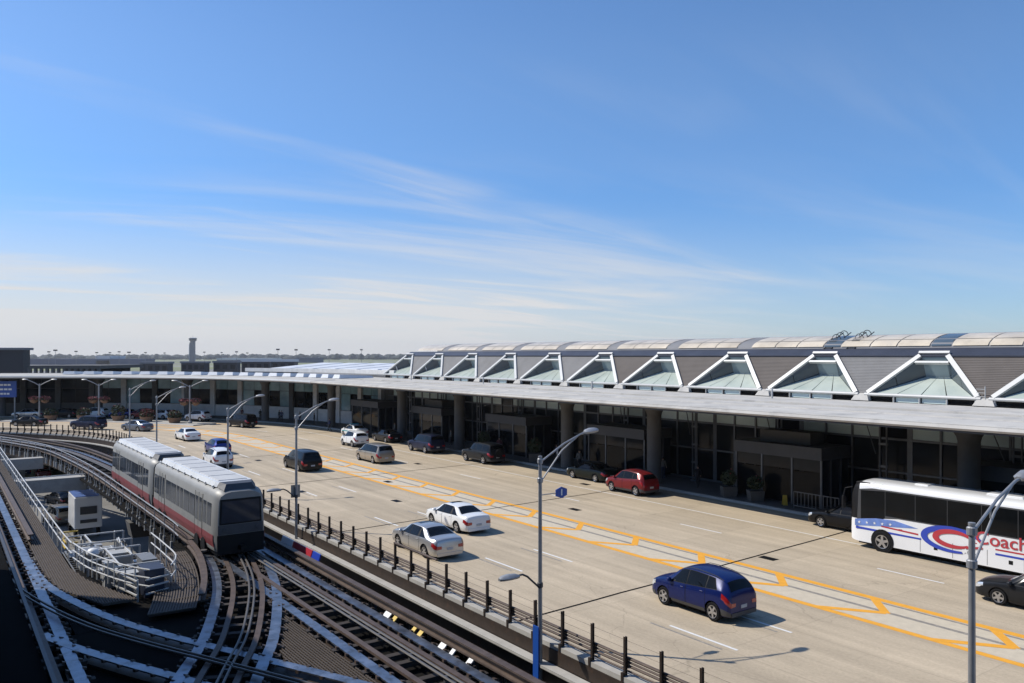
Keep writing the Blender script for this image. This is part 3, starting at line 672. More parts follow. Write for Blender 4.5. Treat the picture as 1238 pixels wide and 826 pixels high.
# ================================================================== terminal: curved wing
W = root('terminal_wing', Q(135, 52, .17), 'curved terminal wing with white rimmed canopy sweeping off to the left', 'terminal')
uw = frange(U0+.02, 182, 1.5)
MB().qsweep(uw, [(38.75, 6.70), (38.75, 6.80), (39.3, 6.86), (44.5, 6.92), (50.2, 6.98), (50.2, 6.55), (39.2, 6.50)]).build('canopy_roof', 'canopy_roof', W)
MB().qsweep(uw, [(38.70, 6.48), (38.60, 6.62), (38.70, 6.80), (38.74, 6.80), (38.74, 6.48)]).build('fascia', 'white_metal', W)
MB().qsweep(uw, [(38.76, 6.36), (38.76, 6.46), (50, 6.53), (50, 6.36)]).build('soffit', 'soffit', W)
MB().qsweep(uw, [(50.3, 6.5), (50.3, 6.9), (58, 6.9), (58, 6.5)]).build('flat_roof', 'concrete_dark', W)
MB().qsweep(frange(U0+.02, 124, 1.5), [(50.4, 7.42), (50.4, 8.0), (50.7, 8.0), (50.7, 7.42)]).build('parapet', 'pale_stone', W)
hp = MB().hexa([(-1.0, -2.6, 0), (1.0, -2.6, 0), (1.0, 2.6, 0), (-1.0, 2.6, 0)], [(-.8, -2.4, .28), (.8, -2.4, .28), (.8, 2.4, .5), (-.8, 2.4, .5)]).mesh('roof_light', 'white_roof')
for k in range(22):
    u = 101+2.6*k
    if u < 146: inst('roof_light', hp, W, Q(u, 46.4, 6.96), HD(u))
pil = MB().box(-.45, .45, -.3, .3, 0, 6.2).mesh('pilaster', 'pale_stone')
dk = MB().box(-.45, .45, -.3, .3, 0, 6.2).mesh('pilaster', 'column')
sp = 4.1; n = 20
for k in range(n):
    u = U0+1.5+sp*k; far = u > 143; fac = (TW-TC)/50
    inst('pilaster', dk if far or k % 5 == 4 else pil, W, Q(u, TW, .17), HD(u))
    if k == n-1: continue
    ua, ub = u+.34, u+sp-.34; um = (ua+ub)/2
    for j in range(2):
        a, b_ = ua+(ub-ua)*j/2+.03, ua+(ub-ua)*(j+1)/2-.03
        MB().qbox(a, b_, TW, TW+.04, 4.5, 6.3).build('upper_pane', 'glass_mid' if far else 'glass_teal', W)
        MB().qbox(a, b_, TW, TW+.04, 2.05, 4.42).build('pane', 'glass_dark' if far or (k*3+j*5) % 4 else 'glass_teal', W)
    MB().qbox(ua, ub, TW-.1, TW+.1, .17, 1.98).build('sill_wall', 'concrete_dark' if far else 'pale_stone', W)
cm2 = MB().lathe([(.56, 0), (.56, 5.2), (.62, 5.45), (.95, 6.0), (1.0, 6.25)], 16).mesh('column', 'column', smooth=40)
for u in (104.5, 117, 129.5, 142, 154): inst('column', cm2, W, Q(u, 45.6, .16))
MB().qsweep(uw, [(TW+.2, .1), (TW+.2, 6.5), (TW+.5, 6.5), (TW+.5, .1)]).build('inner_wall', 'concrete_dark', W)
# low pale skylight roofs behind the wing
o = root('rear_roof', Q(106, 66, 7.4), 'pale ribbed low roof behind the curved canopy next to the first skylight', 'roof')
for k in range(7):
    u = U0+3+3.4*k; MB().hexa([Q(u, 56, 7.42), Q(u+3.1, 56, 7.42), Q(u+3.1, 72, 7.42), Q(u, 72, 7.42)], [Q(u+.2, 57, 7.9), Q(u+2.9, 57, 7.9), Q(u+2.9, 71, 8.7), Q(u+.2, 71, 8.7)]).build('roof_bay', 'white_roof', o)

# the building the view is taken from: out of the frame, its shade falls on the guideway
B = root('hotel_building', Q(8, -8, GZ), 'tall dark hotel block beside the guideway at the left, throwing its shade', 'building')
MB().qbox(-40, 44.6, -18, -.5, GZ, 14).build('wall', 'concrete_dark', B)
MB().qbox(-41, 45.0, -18.4, -.15, 14.01, 14.4).build('roof', 'shade_black', B)
for f in range(5):
    for k in range(12): MB().qbox(-38+6.8*k, -33.4+6.8*k, -.49, -.44, -5.5+3.8*f, -3.2+3.8*f).build('window', 'glass_dark', B)
MB().qbox(-40, 60, -.42, 2.65, GZ, .75).build('podium', 'shade_black', B)
MB().bar(Q(-40, 2.75, .85), Q(60, 2.75, .85), .12, .1).build('podium_coping', 'dark_metal', B)
# ================================================================== cars
def pchip(pts):
    xs = [p[0] for p in pts]; ys = [p[1] for p in pts]; n = len(xs)
    h = [xs[i+1]-xs[i] for i in range(n-1)]; d = [(ys[i+1]-ys[i])/h[i] for i in range(n-1)]; m = [0.0]*n
    m[0], m[-1] = d[0], d[-1]
    for i in range(1, n-1):
        if d[i-1]*d[i] > 0: w1, w2 = 2*h[i]+h[i-1], h[i]+2*h[i-1]; m[i] = (w1+w2)/(w1/d[i-1]+w2/d[i])
    def f(x):
        if x <= xs[0]: return ys[0]
        if x >= xs[-1]: return ys[-1]
        i = 0
        while x > xs[i+1]: i += 1
        t = (x-xs[i])/h[i]; t2 = t*t; t3 = t2*t
        return (2*t3-3*t2+1)*ys[i]+(t3-2*t2+t)*h[i]*m[i]+(-2*t3+3*t2)*ys[i+1]+(t3-t2)*h[i]*m[i+1]
    return f
KINDS = {
 'sedan': dict(L=4.78, hw=.91, r=.33, ax=(-1.40, 1.38), clr=.21, cut=.62,
   top=[(-1, .80), (-.985, .98), (-.95, 1.04), (-.73, 1.09), (-.40, 1.39), (-.22, 1.455), (.05, 1.46), (.20, 1.405), (.48, 1.03), (.55, 1.0), (.82, .90), (.95, .78), (1, .58)],
   belt=[(-1, .74), (-.9, .90), (-.6, .97), (0, .93), (.45, .92), (.8, .82), (.95, .70), (1, .54)], wr=(.58, .60), cab=(-.40, .20), base=(-.72, .49),
   sidew=[(-.64, -.30, -.37, -.30), (-.28, -.28, .05, .05), (.07, .07, .42, .16)], doors=[(-.37, .055), (.075, .41)]),
 'suv': dict(L=4.40, hw=.92, r=.355, ax=(-1.40, 1.28), clr=.27, cut=.66,
   top=[(-1, .85), (-.99, 1.06), (-.965, 1.16), (-.84, 1.47), (-.75, 1.55), (-.5, 1.635), (-.1, 1.68), (.10, 1.65), (.22, 1.57), (.52, 1.16), (.58, 1.12), (.80, 1.02), (.93, .92), (1, .66)],
   belt=[(-1, .80), (-.95, .98), (-.8, 1.17), (-.4, 1.12), (0, 1.06), (.5, 1.01), (.8, .93), (.95, .80), (1, .60)], wr=(.60, .64), cab=(-.82, .24), base=(-.985, .53),
   sidew=[(-.72, -.60, -.47, -.47), (-.45, -.45, -.01, -.01), (.01, .01, .44, .20)], doors=[(-.46, .0), (.02, .43)]),
 'minivan': dict(L=5.05, hw=.97, r=.34, ax=(-1.55, 1.5), clr=.22, cut=.60,
   top=[(-1, .80), (-.99, 1.02), (-.965, 1.15), (-.89, 1.60), (-.82, 1.69), (-.5, 1.755), (.0, 1.76), (.18, 1.72), (.28, 1.64), (.62, 1.13), (.68, 1.08), (.86, .95), (.95, .83), (1, .62)],
   belt=[(-1, .74), (-.95, .98), (-.8, 1.06), (-.4, 1.05), (0, 1.03), (.55, 1.0), (.85, .86), (.95, .74), (1, .56)], wr=(.66, .70), cab=(-.86, .28), base=(-.98, .63),
   sidew=[(-.86, -.83, -.50, -.50), (-.48, -.48, -.03, -.03), (-.01, -.01, .50, .24)], doors=[(-.52, -.02), (.0, .45)]),
 'bigsuv': dict(L=5.05, hw=.98, r=.39, ax=(-1.48, 1.52), clr=.32, cut=.66,
   top=[(-1, .95), (-.992, 1.12), (-.975, 1.25), (-.93, 1.74), (-.87, 1.83), (-.5, 1.88), (0, 1.88), (.14, 1.84), (.22, 1.76), (.44, 1.27), (.50, 1.22), (.84, 1.14), (.95, 1.02), (1, .74)],
   belt=[(-1, .88), (-.95, 1.1), (-.8, 1.17), (0, 1.16), (.4, 1.14), (.8, 1.06), (.95, .92), (1, .66)], wr=(.70, .74), cab=(-.90, .22), base=(-.985, .45),
   sidew=[(-.91, -.89, -.50, -.50), (-.48, -.48, -.06, -.06), (-.04, -.04, .36, .18)], doors=[(-.50, -.05), (-.03, .36)]),
 'hatch': dict(L=4.2, hw=.88, r=.32, ax=(-1.28, 1.25), clr=.20, cut=.62,
   top=[(-1, .80), (-.985, 1.0), (-.95, 1.08), (-.74, 1.40), (-.5, 1.49), (-.05, 1.51), (.12, 1.48), (.24, 1.41), (.58, 1.03), (.64, .99), (.86, .88), (.95, .77), (1, .56)],
   belt=[(-1, .74), (-.93, .92), (-.7, .99), (0, .94), (.5, .92), (.8, .83), (.95, .70), (1, .54)], wr=(.56, .60), cab=(-.72, .24), base=(-.96, .59),
   sidew=[(-.74, -.66, -.44, -.44), (-.42, -.42, -.0, -.0), (.02, .02, .50, .20)], doors=[(-.42, .01), (.03, .46)]),
}
def wheel_meshes(r, w):
    tm = MB().lathe([(r*.60, -w/2+.02), (r*.90, -w/2), (r*.985, -w/2+.03), (r, 0), (r*.985, w/2-.03), (r*.90, w/2), (r*.60, w/2-.02)], 24, axis='y').mesh('wheel', 'rubber', smooth=35)
    mb = MB(); ri = r*.66
    mb.lathe([(ri, -w/2+.005), (ri, -w/2-.012), (ri*.90, -w/2-.006), (ri*.86, -w/2+.05)], 24, axis='y', caps=False)
    mb.lathe([(ri*.88, -w/2+.06), (.001, -w/2+.06)], 24, axis='y', mi=1, caps=False)
    for k in range(5):
        a = 2*math.pi*k/5+.3
        for da, wd in ((0, .17),):
            c, s_ = math.cos(a), math.sin(a); tx, tz = -s_, c
            p0 = [(c*ri*.05+tx*ri*wd*q, -w/2-.004, s_*ri*.05+tz*ri*wd*q) for q in (-1.15, 1.15)]; p1 = [(c*ri*.93+tx*ri*wd*q, -w/2-.002, s_*ri*.93+tz*ri*wd*q) for q in (1, -1)]
            bk = [(x, y+.06, z) for x, y, z in p0+p1]; mb.hexa(bk, p0+p1)
    mb.lathe([(ri*.22, -w/2+.03), (ri*.20, -w/2-.012), (.001, -w/2-.014)], 10, axis='y', caps=False)
    rm = mb.mesh('rim', ['rim', 'rim_dark'], smooth=35)
    return tm, rm
class CarKit:
    def __init__(s, kind):
        K = KINDS[kind]; s.K = K; hl = K['L']/2; s.hl = hl
        s.top = pchip([(x*hl, z) for x, z in K['top']]); s.belt = pchip([(x*hl, z) for x, z in K['belt']])
        hw = K['hw']; c0, c1 = K['cab'][0]*hl, K['cab'][1]*hl; b0, b1 = K['base'][0]*hl, K['base'][1]*hl
        s.wb = pchip([(-hl, hw*.80), (-hl*.965, hw*.90), (-hl*.85, hw*.965), (-hl*.5, hw*.995), (0, hw), (hl*.5, hw*.99), (hl*.82, hw*.94), (hl*.93, hw*.85), (hl*.98, hw*.72), (hl, hw*.58)])
        wrr, wrm = K['wr']
        rear_tail = [(-hl, hw*.72), (-hl*.93, hw*.80)] if kind == 'sedan' else [(-hl, hw*.72)]
        s.wr = pchip(sorted(rear_tail+[(b0+.01, hw*.84 if kind == 'sedan' else hw*.76), (c0, wrr), (.5*(c0+c1), wrm), (c1, wrr+.02), (b1, hw*.78), (hl*.8, hw*.80), (hl*.95, hw*.66), (hl, hw*.48)]))
        s.c0, s.c1, s.b0, s.b1, s.hw = c0, c1, b0, b1, hw
    def e(s, x): return .055
    def bot(s, x):
        K = s.K; z = K['clr']+.03*max(0, abs(x)/s.hl-.8)*5*.6; R = K['r']+.055
        for a in K['ax']:
            d = abs(x-a)
            if d < R: z = max(z, K['r']+math.sqrt(R*R-d*d)-.0)
        return z
    def low(s, x, f, z0=None):                      # lower side: f 0 sill .. 1 belt
        z0 = s.bot(x) if z0 is None else z0; b = max(s.belt(x), z0+.04); w = s.wb(x)
        z = z0+(b-z0)*f; fz = (z-s.K['clr'])/(b-s.K['clr'])
        ww = w-.07*(1-min(1, fz/.35))**2+.018*math.sin(min(1, max(0, fz))*math.pi)-.03*max(0, (fz-.75)/.25)**2
        return ww, z
    def up(s, x, k):                                 # greenhouse side: k 0 belt .. 1 roof edge
        b = s.belt(x); w = s.wb(x)-.03; zt = max(s.top(x)-s.e(x), b+.012); wr = min(s.wr(x), w-.01)
        return w+(wr-w)*(k**1.12), b+(zt-b)*k
    def crown(s, x, q):
        b = s.belt(x); zt = max(s.top(x)-s.e(x), b+.012); wr = min(s.wr(x), s.wb(x)-.04); zc = max(s.top(x), zt+.006)
        return wr*q, zc-(zc-zt)*abs(q)**2.4
    def section(s, x):
        pts = [s.low(x, f) for f in (0, .12, .28, .45, .62, .8, .93, 1)]+[s.up(x, k) for k in (.06, .3, .55, .8, .95)]+[s.crown(x, q) for q in (1, .95, .85, .68, .45, .2)]
        r = [(x, y, z) for y, z in pts]; c = s.crown(x, 0)
        return [(x, -y, z) for _, y, z in r]+[(x, 0, c[1])]+list(reversed(r))
    def patch(s, fn, nu, nv, off, mi=0, mb=None):
        mb = mb or MB(); G = [[Vector(fn(i/nu, j/nv)) for j in range(nv+1)] for i in range(nu+1)]; k = len(mb.v)
        for i in range(nu+1):
            for j in range(nv+1):
                a = G[min(i+1, nu)][j]-G[max(i-1, 0)][j]; b = G[i][min(j+1, nv)]-G[i][max(j-1, 0)]; n = a.cross(b)
                n = n.normalized() if n.length > 1e-9 else Vector((0, 0, 1)); P = G[i][j]
                if n.dot(Vector((P.x*.25, P.y*2, P.z-.4))) < 0: n = -n
                mb.v.append(P+n*off)
        for i in range(nu):
            for j in range(nv):
                q = k+i*(nv+1)+j; mb.f.append((q, q+1, q+nv+2, q+nv+1)); mb.m.append(mi)
        return mb
    def build(s):
        K = s.K; hl = s.hl; r = K['r']; P = []          # list of (name, mesh, slot material or None, parent name index, loc)
        xs = set(frange(-hl, hl, .09))
        for a in K['ax']:
            R = r+.055
            for i in range(17): xs.add(a-R*math.cos(math.pi*i/16))
            xs.add(a-R-.002); xs.add(a+R+.002)
        for x in (.004, .015, .04, .08): xs.add(-hl+x); xs.add(hl-x)
        xs = sorted(xs); xs = [x for i, x in enumerate(xs) if i == 0 or x-xs[i-1] > 1e-3]
        body = MB().loft([s.section(x) for x in xs], True, 0, closed=False); body.f = body.f[:-2]; body.m = body.m[:-2]
        n = len(s.section(0))
        for (k, rv) in ((0, 1), ((len(xs)-1)*n, 0)):
            ring = list(range(k, k+n)); body.f.append(tuple(reversed(ring) if rv else ring)); body.m.append(0)
        s.parts = [('body', body.mesh('body', 'p_white', smooth=32), True, None)]
        und = MB()
        und.box(-hl+.12, hl-.2, -s.hw*.62, s.hw*.62, K['clr']-.06, .62); und.box(K['ax'][0]+r+.1, K['ax'][1]-r-.1, -s.hw*.92, s.hw*.92, K['clr']-.03, .5)
        s.parts.append(('underbody', und.mesh('underbody', 'trim_black'), False, None))
        # side glass
        for sd in (-1, 1):
            sw_ = K['sidew']
            def band(u, v, sd=sd, sw_=sw_):
                k = .02+.93*v; e = .012; x = hl*((sw_[0][0]-e+(sw_[0][1]-sw_[0][0])*v)*(1-u)+(sw_[2][2]+e+(sw_[2][3]-sw_[2][2])*v)*u); y, z = s.up(x, k); return (x, sd*y, z)
            s.parts.append(('window_surround', s.patch(band, 20, 4, .003).mesh('window_surround', 'trim_black', smooth=60), False, None))
            for (a0, a1, b0, b1) in K['sidew']:
                def fn(u, v, sd=sd, a0=a0, a1=a1, b0=b0, b1=b1):
                    k = .07+.86*v; x = hl*((a0+(a1-a0)*v)*(1-u)+(b0+(b1-b0)*v)*u); y, z = s.up(x, k); return (x, sd*y, z)
                s.parts.append(('side_window', s.patch(fn, 8, 4, .006).mesh('side_window', 'car_glass', smooth=60), False, None))
        for nm, xa, xb in (('windshield', s.b1-.05, s.c1+.06), ('rear_window', s.b0+(.06 if K is KINDS['sedan'] else .07), s.c0-.03)):
            def fn(u, v, xa=xa, xb=xb):
                x = xa+(xb-xa)*u; q = -.9+1.8*v; y, z = s.crown(x, q); return (x, y, z)
            s.parts.append((nm, s.patch(fn, 8, 10, .007).mesh(nm, 'car_glass', smooth=60), False, None))
        # doors with seams and handles
        for sd in (-1, 1):
            for (x0, x1) in K['doors']:
                mb = MB()
                def fn(u, v, sd=sd, x0=x0, x1=x1, g=0.0):
                    x = hl*(x0+(x1-x0)*u)+(2*u-1)*g; y, z = s.low(x, (.14-g)+(.85+g)*v, K['clr']); return (x, sd*y, z)
                s.patch(fn, 6, 8, .0035, 0, mb); s.patch(lambda u, v: fn(u, v, g=.016), 6, 8, .0015, 1, mb)
                hm = MB(); xh = hl*x0+.10 if True else 0; y, z = s.low(xh+.08, .86, K['clr']); hm.rbox(xh, xh+.17, sd*y-.02, sd*y+.025 if sd > 0 else sd*y+.02, z-.015, z+.015, .008) if sd > 0 else hm.rbox(xh, xh+.17, sd*y-.025, sd*y+.02, z-.015, z+.015, .008)
                s.parts.append(('door', mb.mesh('door', ['p_white', 'trim_black'], smooth=60), True, ('handle', hm.mesh('handle', 'p_white'))))
        # lamps wrap the corners
        zl = s.belt(-hl*.98)
        for sd in (-1, 1):
            def rl(u, v, sd=sd): x = -hl+.003+(.30 if K['cut'] < .63 else .36)*u; y, z = s.low(x, K['cut']+(.96-K['cut'])*(v if u < .6 else v*.75+.2)); return (x, sd*y, z)
            mb = s.patch(rl, 6, 4, .010)
            y0, za = s.low(-hl+.003, K['cut']); y1, zb = s.low(-hl+.003, .96)
            mb.hexa([(-hl-.012, sd*.52*s.hw, za+.02), (-hl-.012, sd*y0, za), (-hl-.012, sd*y1, zb), (-hl-.012, sd*.52*s.hw, zb-.01)], [(-hl+.01, sd*.52*s.hw, za+.02), (-hl+.01, sd*y0, za), (-hl+.01, sd*y1, zb), (-hl+.01, sd*.52*s.hw, zb-.01)])
            s.parts.append(('taillight', mb.mesh('taillight', 'light_red', smooth=40), False, None))
            def hlf(u, v, sd=sd): x = hl-.004-.42*u; y, z = s.low(x, .66+.31*v if u < .7 else .74+.22*v); return (x, sd*y, z)
            s.parts.append(('headlight', s.patch(hlf, 6, 4, .009).mesh('headlight', 'light_clear', smooth=40), False, None))
        # lower bumpers / cladding
        for (x0, x1, nm) in ((-hl+.002, -hl+.40, 'rear_bumper'), (hl-.40, hl-.002, 'front_bumper')):
            mb = MB()
            for sd in (-1, 1):
                def fn(u, v, sd=sd, x0=x0, x1=x1): x = x0+(x1-x0)*u; y, z = s.low(x, .02+.30*v, K['clr']+.02); return (x, sd*y, z)
                s.patch(fn, 5, 3, .006, 0, mb)
            xe = -hl if x0 < 0 else hl; sg = -1 if x0 < 0 else 1; ye = s.low(xe, .1)[0]; zz = K['clr']+.30*(s.belt(xe)-K['clr'])
            mb.box(min(xe, xe+sg*.03), max(xe, xe+sg*.03), -ye, ye, K['clr']+.01, zz)
            s.parts.append((nm, mb.mesh(nm, 'trim_grey' if kind_clad(K) else 'p_white', smooth=40), not kind_clad(K), None))
        if kind_clad(K):
            for sd in (-1, 1):
                def fn(u, v, sd=sd): x = (K['ax'][0]+r+.07)+(K['ax'][1]-K['ax'][0]-2*r-.14)*u; y, z = s.low(x, .16*v, K['clr']); return (x, sd*y, z)
                s.parts.append(('sill_cladding', s.patch(fn, 4, 2, .008).mesh('sill_cladding', 'trim_grey', smooth=40), False, None))
        zp = K['clr']+.50*(s.belt(-hl)-K['clr'])+.07
        s.parts.append(('licence_plate', MB().box(-hl-.02, -hl+.01, -.17, .17, zp-.06, zp+.06).mesh('licence_plate', 'plate'), False, None))
        s.parts.append(('grille', MB().box(hl-.02, hl+.012, -.34, .34, K['clr']+.16, K['clr']+.34).mesh('grille', 'trim_black'), False, None))
        for sd in (-1, 1):
            x = hl*K['sidew'][2][2]-.06; y, z = s.up(x, .1); y = abs(y)
            mm = MB().rbox(x-.10, x+.06, min(sd*(y+.02), sd*(y+.20)), max(sd*(y+.02), sd*(y+.20)), z-.01, z+.13, .03)
            s.parts.append(('mirror', mm.mesh('mirror', 'p_white', smooth=50), True, None))
        if kind_clad(K):
            for sd in (-1, 1):
                mb = MB().pipe([(x, sd*(s.crown(x, .93)[0]), s.crown(x, .93)[1]+(.035 if 0 < i < 6 else .0)) for i, x in enumerate([s.c0+.1+(s.c1-s.c0-.25)*j/6 for j in range(7)])], .014, 5)
                s.parts.append(('roof_rail', mb.mesh('roof_rail', 'trim_grey'), False, None))
        s.wheels = wheel_meshes(r, .23)
        s.wpos = [(a, sd*(s.hw-.125), r) for a in K['ax'] for sd in (-1, 1)]
def kind_clad(K): return K['clr'] >= .26
KIT = {}
def car(kind, paint_, u, t, label, name='parked_car', cat='car', z=0.0, rz=None, group=None, loc=None, extra=None):
    if kind not in KIT: KIT[kind] = CarKit(kind); KIT[kind].build()
    k = KIT[kind]; L_ = loc if loc is not None else Q(u, t, z)
    o = root(name, L_, label, cat, group, HD(u) if rz is None else rz)
    if kind == 'suv': o.scale = (.935, .98, 1.03)
    for nm, me, painted, sub in k.parts:
        q = bpy.data.objects.new(nm, me); col.objects.link(q); q.parent = o
        if painted: q.material_slots[0].link = 'OBJECT'; q.material_slots[0].material = MATS[paint_]
        if sub:
            h = bpy.data.objects.new(sub[0], sub[1]); col.objects.link(h); h.parent = q; h.material_slots[0].link = 'OBJECT'; h.material_slots[0].material = MATS[paint_]
    for (x, y, zz) in k.wpos:
        q = bpy.data.objects.new('wheel', k.wheels[0]); col.objects.link(q); q.parent = o; q.location = (x, y, zz)
        q.rotation_euler = (0, 0, math.pi if y > 0 else 0)
        h = bpy.data.objects.new('rim', k.wheels[1]); col.objects.link(h); h.parent = q; h.rotation_euler = (0, rnd.uniform(0, 1.2), 0)
    if extra == 'sunroof':
        mb = MB(); kk = k
        def fn(uu, v): x = -.15+.75*uu; q = -.62+1.24*v; y, z_ = kk.crown(x, q); return (x, y, z_)
        k.patch(fn, 4, 6, .006, 0, mb); mb.part('sunroof', 'car_glass', o)
    if extra == 'spare':
        MB().lathe([(.05, -.13), (.36, -.13), (.38, 0), (.36, .05), (.05, .05)], 18, c=(-k.hl-.08, 0, 1.05), axis='x').part('spare_wheel_cover', 'rubber', o)
    if extra == 'teal':
        for sd in (-1, 1):
            def fn(uu, v, sd=sd): x = -k.hl*.8+k.hl*1.5*uu; y, z_ = k.low(x, .55+.18*v, k.K['clr']); return (x, sd*y, z_)
            k.patch(fn, 12, 2, .009).part('side_stripe', 'p_teal', o)
        MB().rbox(-.2, .1, -.55, .55, 1.47, 1.58, .03).part('light_bar', 'p_teal', o)
    return o
car('suv', 'p_blue', 21.75, 24.72, 'bright blue compact SUV alone in the near lanes, driving away', 'suv', 'suv')
car('sedan', 'p_silver', 36.5, 20.6, 'silver four-door sedan beside the roadway railing', 'sedan', 'car', extra='sunroof')
car('sedan', 'p_white', 40.4, 24.85, 'white four-door sedan just ahead of the silver sedan', 'sedan', 'car', extra='sunroof')
car('sedan', 'p_charcoal', 13.75, 35.6, 'dark grey sedan cut by the right edge, in front of the coach', 'sedan', 'car')
car('sedan', 'p_black', 26.6, 42.9, 'black sedan at the kerb just ahead of the white coach', 'sedan', 'car')
car('suv', 'p_red', 43.15, 41.5, 'dark red crossover parked at the edge of the canopy shade', 'suv', 'suv')
car('sedan', 'p_green', 49.6, 43.3, 'dark green-black sedan in the shade behind the red crossover', 'sedan', 'car')
car('bigsuv', 'p_charcoal', 63.7, 42.05, 'dark SUV with a spare wheel on its tailgate at the kerb', 'suv', 'suv', extra='spare')
car('bigsuv', 'p_navy', 74.0, 41.75, 'dark blue large SUV standing at the kerb, tail in the shade', 'suv', 'suv')
car('sedan', 'p_charcoal', 85.4, 43.0, 'low dark sedan at the kerb ahead of the blue SUV', 'sedan', 'car')
car('minivan', 'p_tan', 70.1, 34.0, 'tan minivan in the lane beside the yellow median stripes', 'minivan', 'minivan')
car('suv', 'p_white', 83.4, 38.0, 'small white SUV ahead of the tan minivan', 'suv', 'suv')
car('sedan', 'p_white', 93.5, 42.6, 'white sedan with teal side stripe and roof bar near the kerb', 'sedan', 'car', extra='teal')
car('minivan', 'p_black', 69.1, 26.5, 'black minivan in the lanes left of the yellow median', 'minivan', 'minivan')
car('suv', 'p_white', 75.2, 20.9, 'white SUV beside the railing behind the tall lamp post', 'suv', 'suv')
car('hatch', 'p_brightblue', 85.6, 23.8, 'blue hatchback ahead of the white SUV at the railing', 'hatchback', 'car')
car('sedan', 'p_white', 101.2, 24.6, 'white sedan alone in the bend beyond the blue hatchback', 'sedan', 'car')
car('sedan', 'p_greyblue', 119.6, 26.2, 'grey-blue sedan in the bend near the railing', 'sedan', 'car')
car('suv', 'p_white', 124.5, 41.0, 'white SUV driving past the curved wing at the far kerb', 'suv', 'suv')
car('bigsuv', 'p_black', 112.8, 37.6, 'black SUV at the start of the bend beneath the curved canopy', 'suv', 'suv')
car('hatch', 'p_white', 132, 43.0, 'white hatchback in the shade left of the middle double lamp', 'hatchback', 'car')
car('suv', 'p_red', 133.5, 41.4, 'bright red SUV in the bend behind the flower planters', 'suv', 'suv')
car('bigsuv', 'p_navy', 128.3, 24.9, 'large dark blue SUV in the bend close to the railing', 'suv', 'suv')
car('sedan', 'p_charcoal', 141.8, 28.0, 'dark sedan at the far left of the bend', 'sedan', 'car')
car('sedan', 'p_silver', 150.0, 43.2, 'silver sedan in the shade at the far left kerb', 'sedan', 'car')
car('hatch', 'p_black', 145.5, 43.2, 'black hatchback in the shade beyond the first planter', 'hatchback', 'car')
car('suv', 'p_white', 141.2, 42.8, 'white SUV in the shade under the left hanging basket lamp', 'suv', 'suv')
car('hatch', 'p_brightblue', 137.6, 43.2, 'blue hatchback in the shade behind the left planters', 'hatchback', 'car')

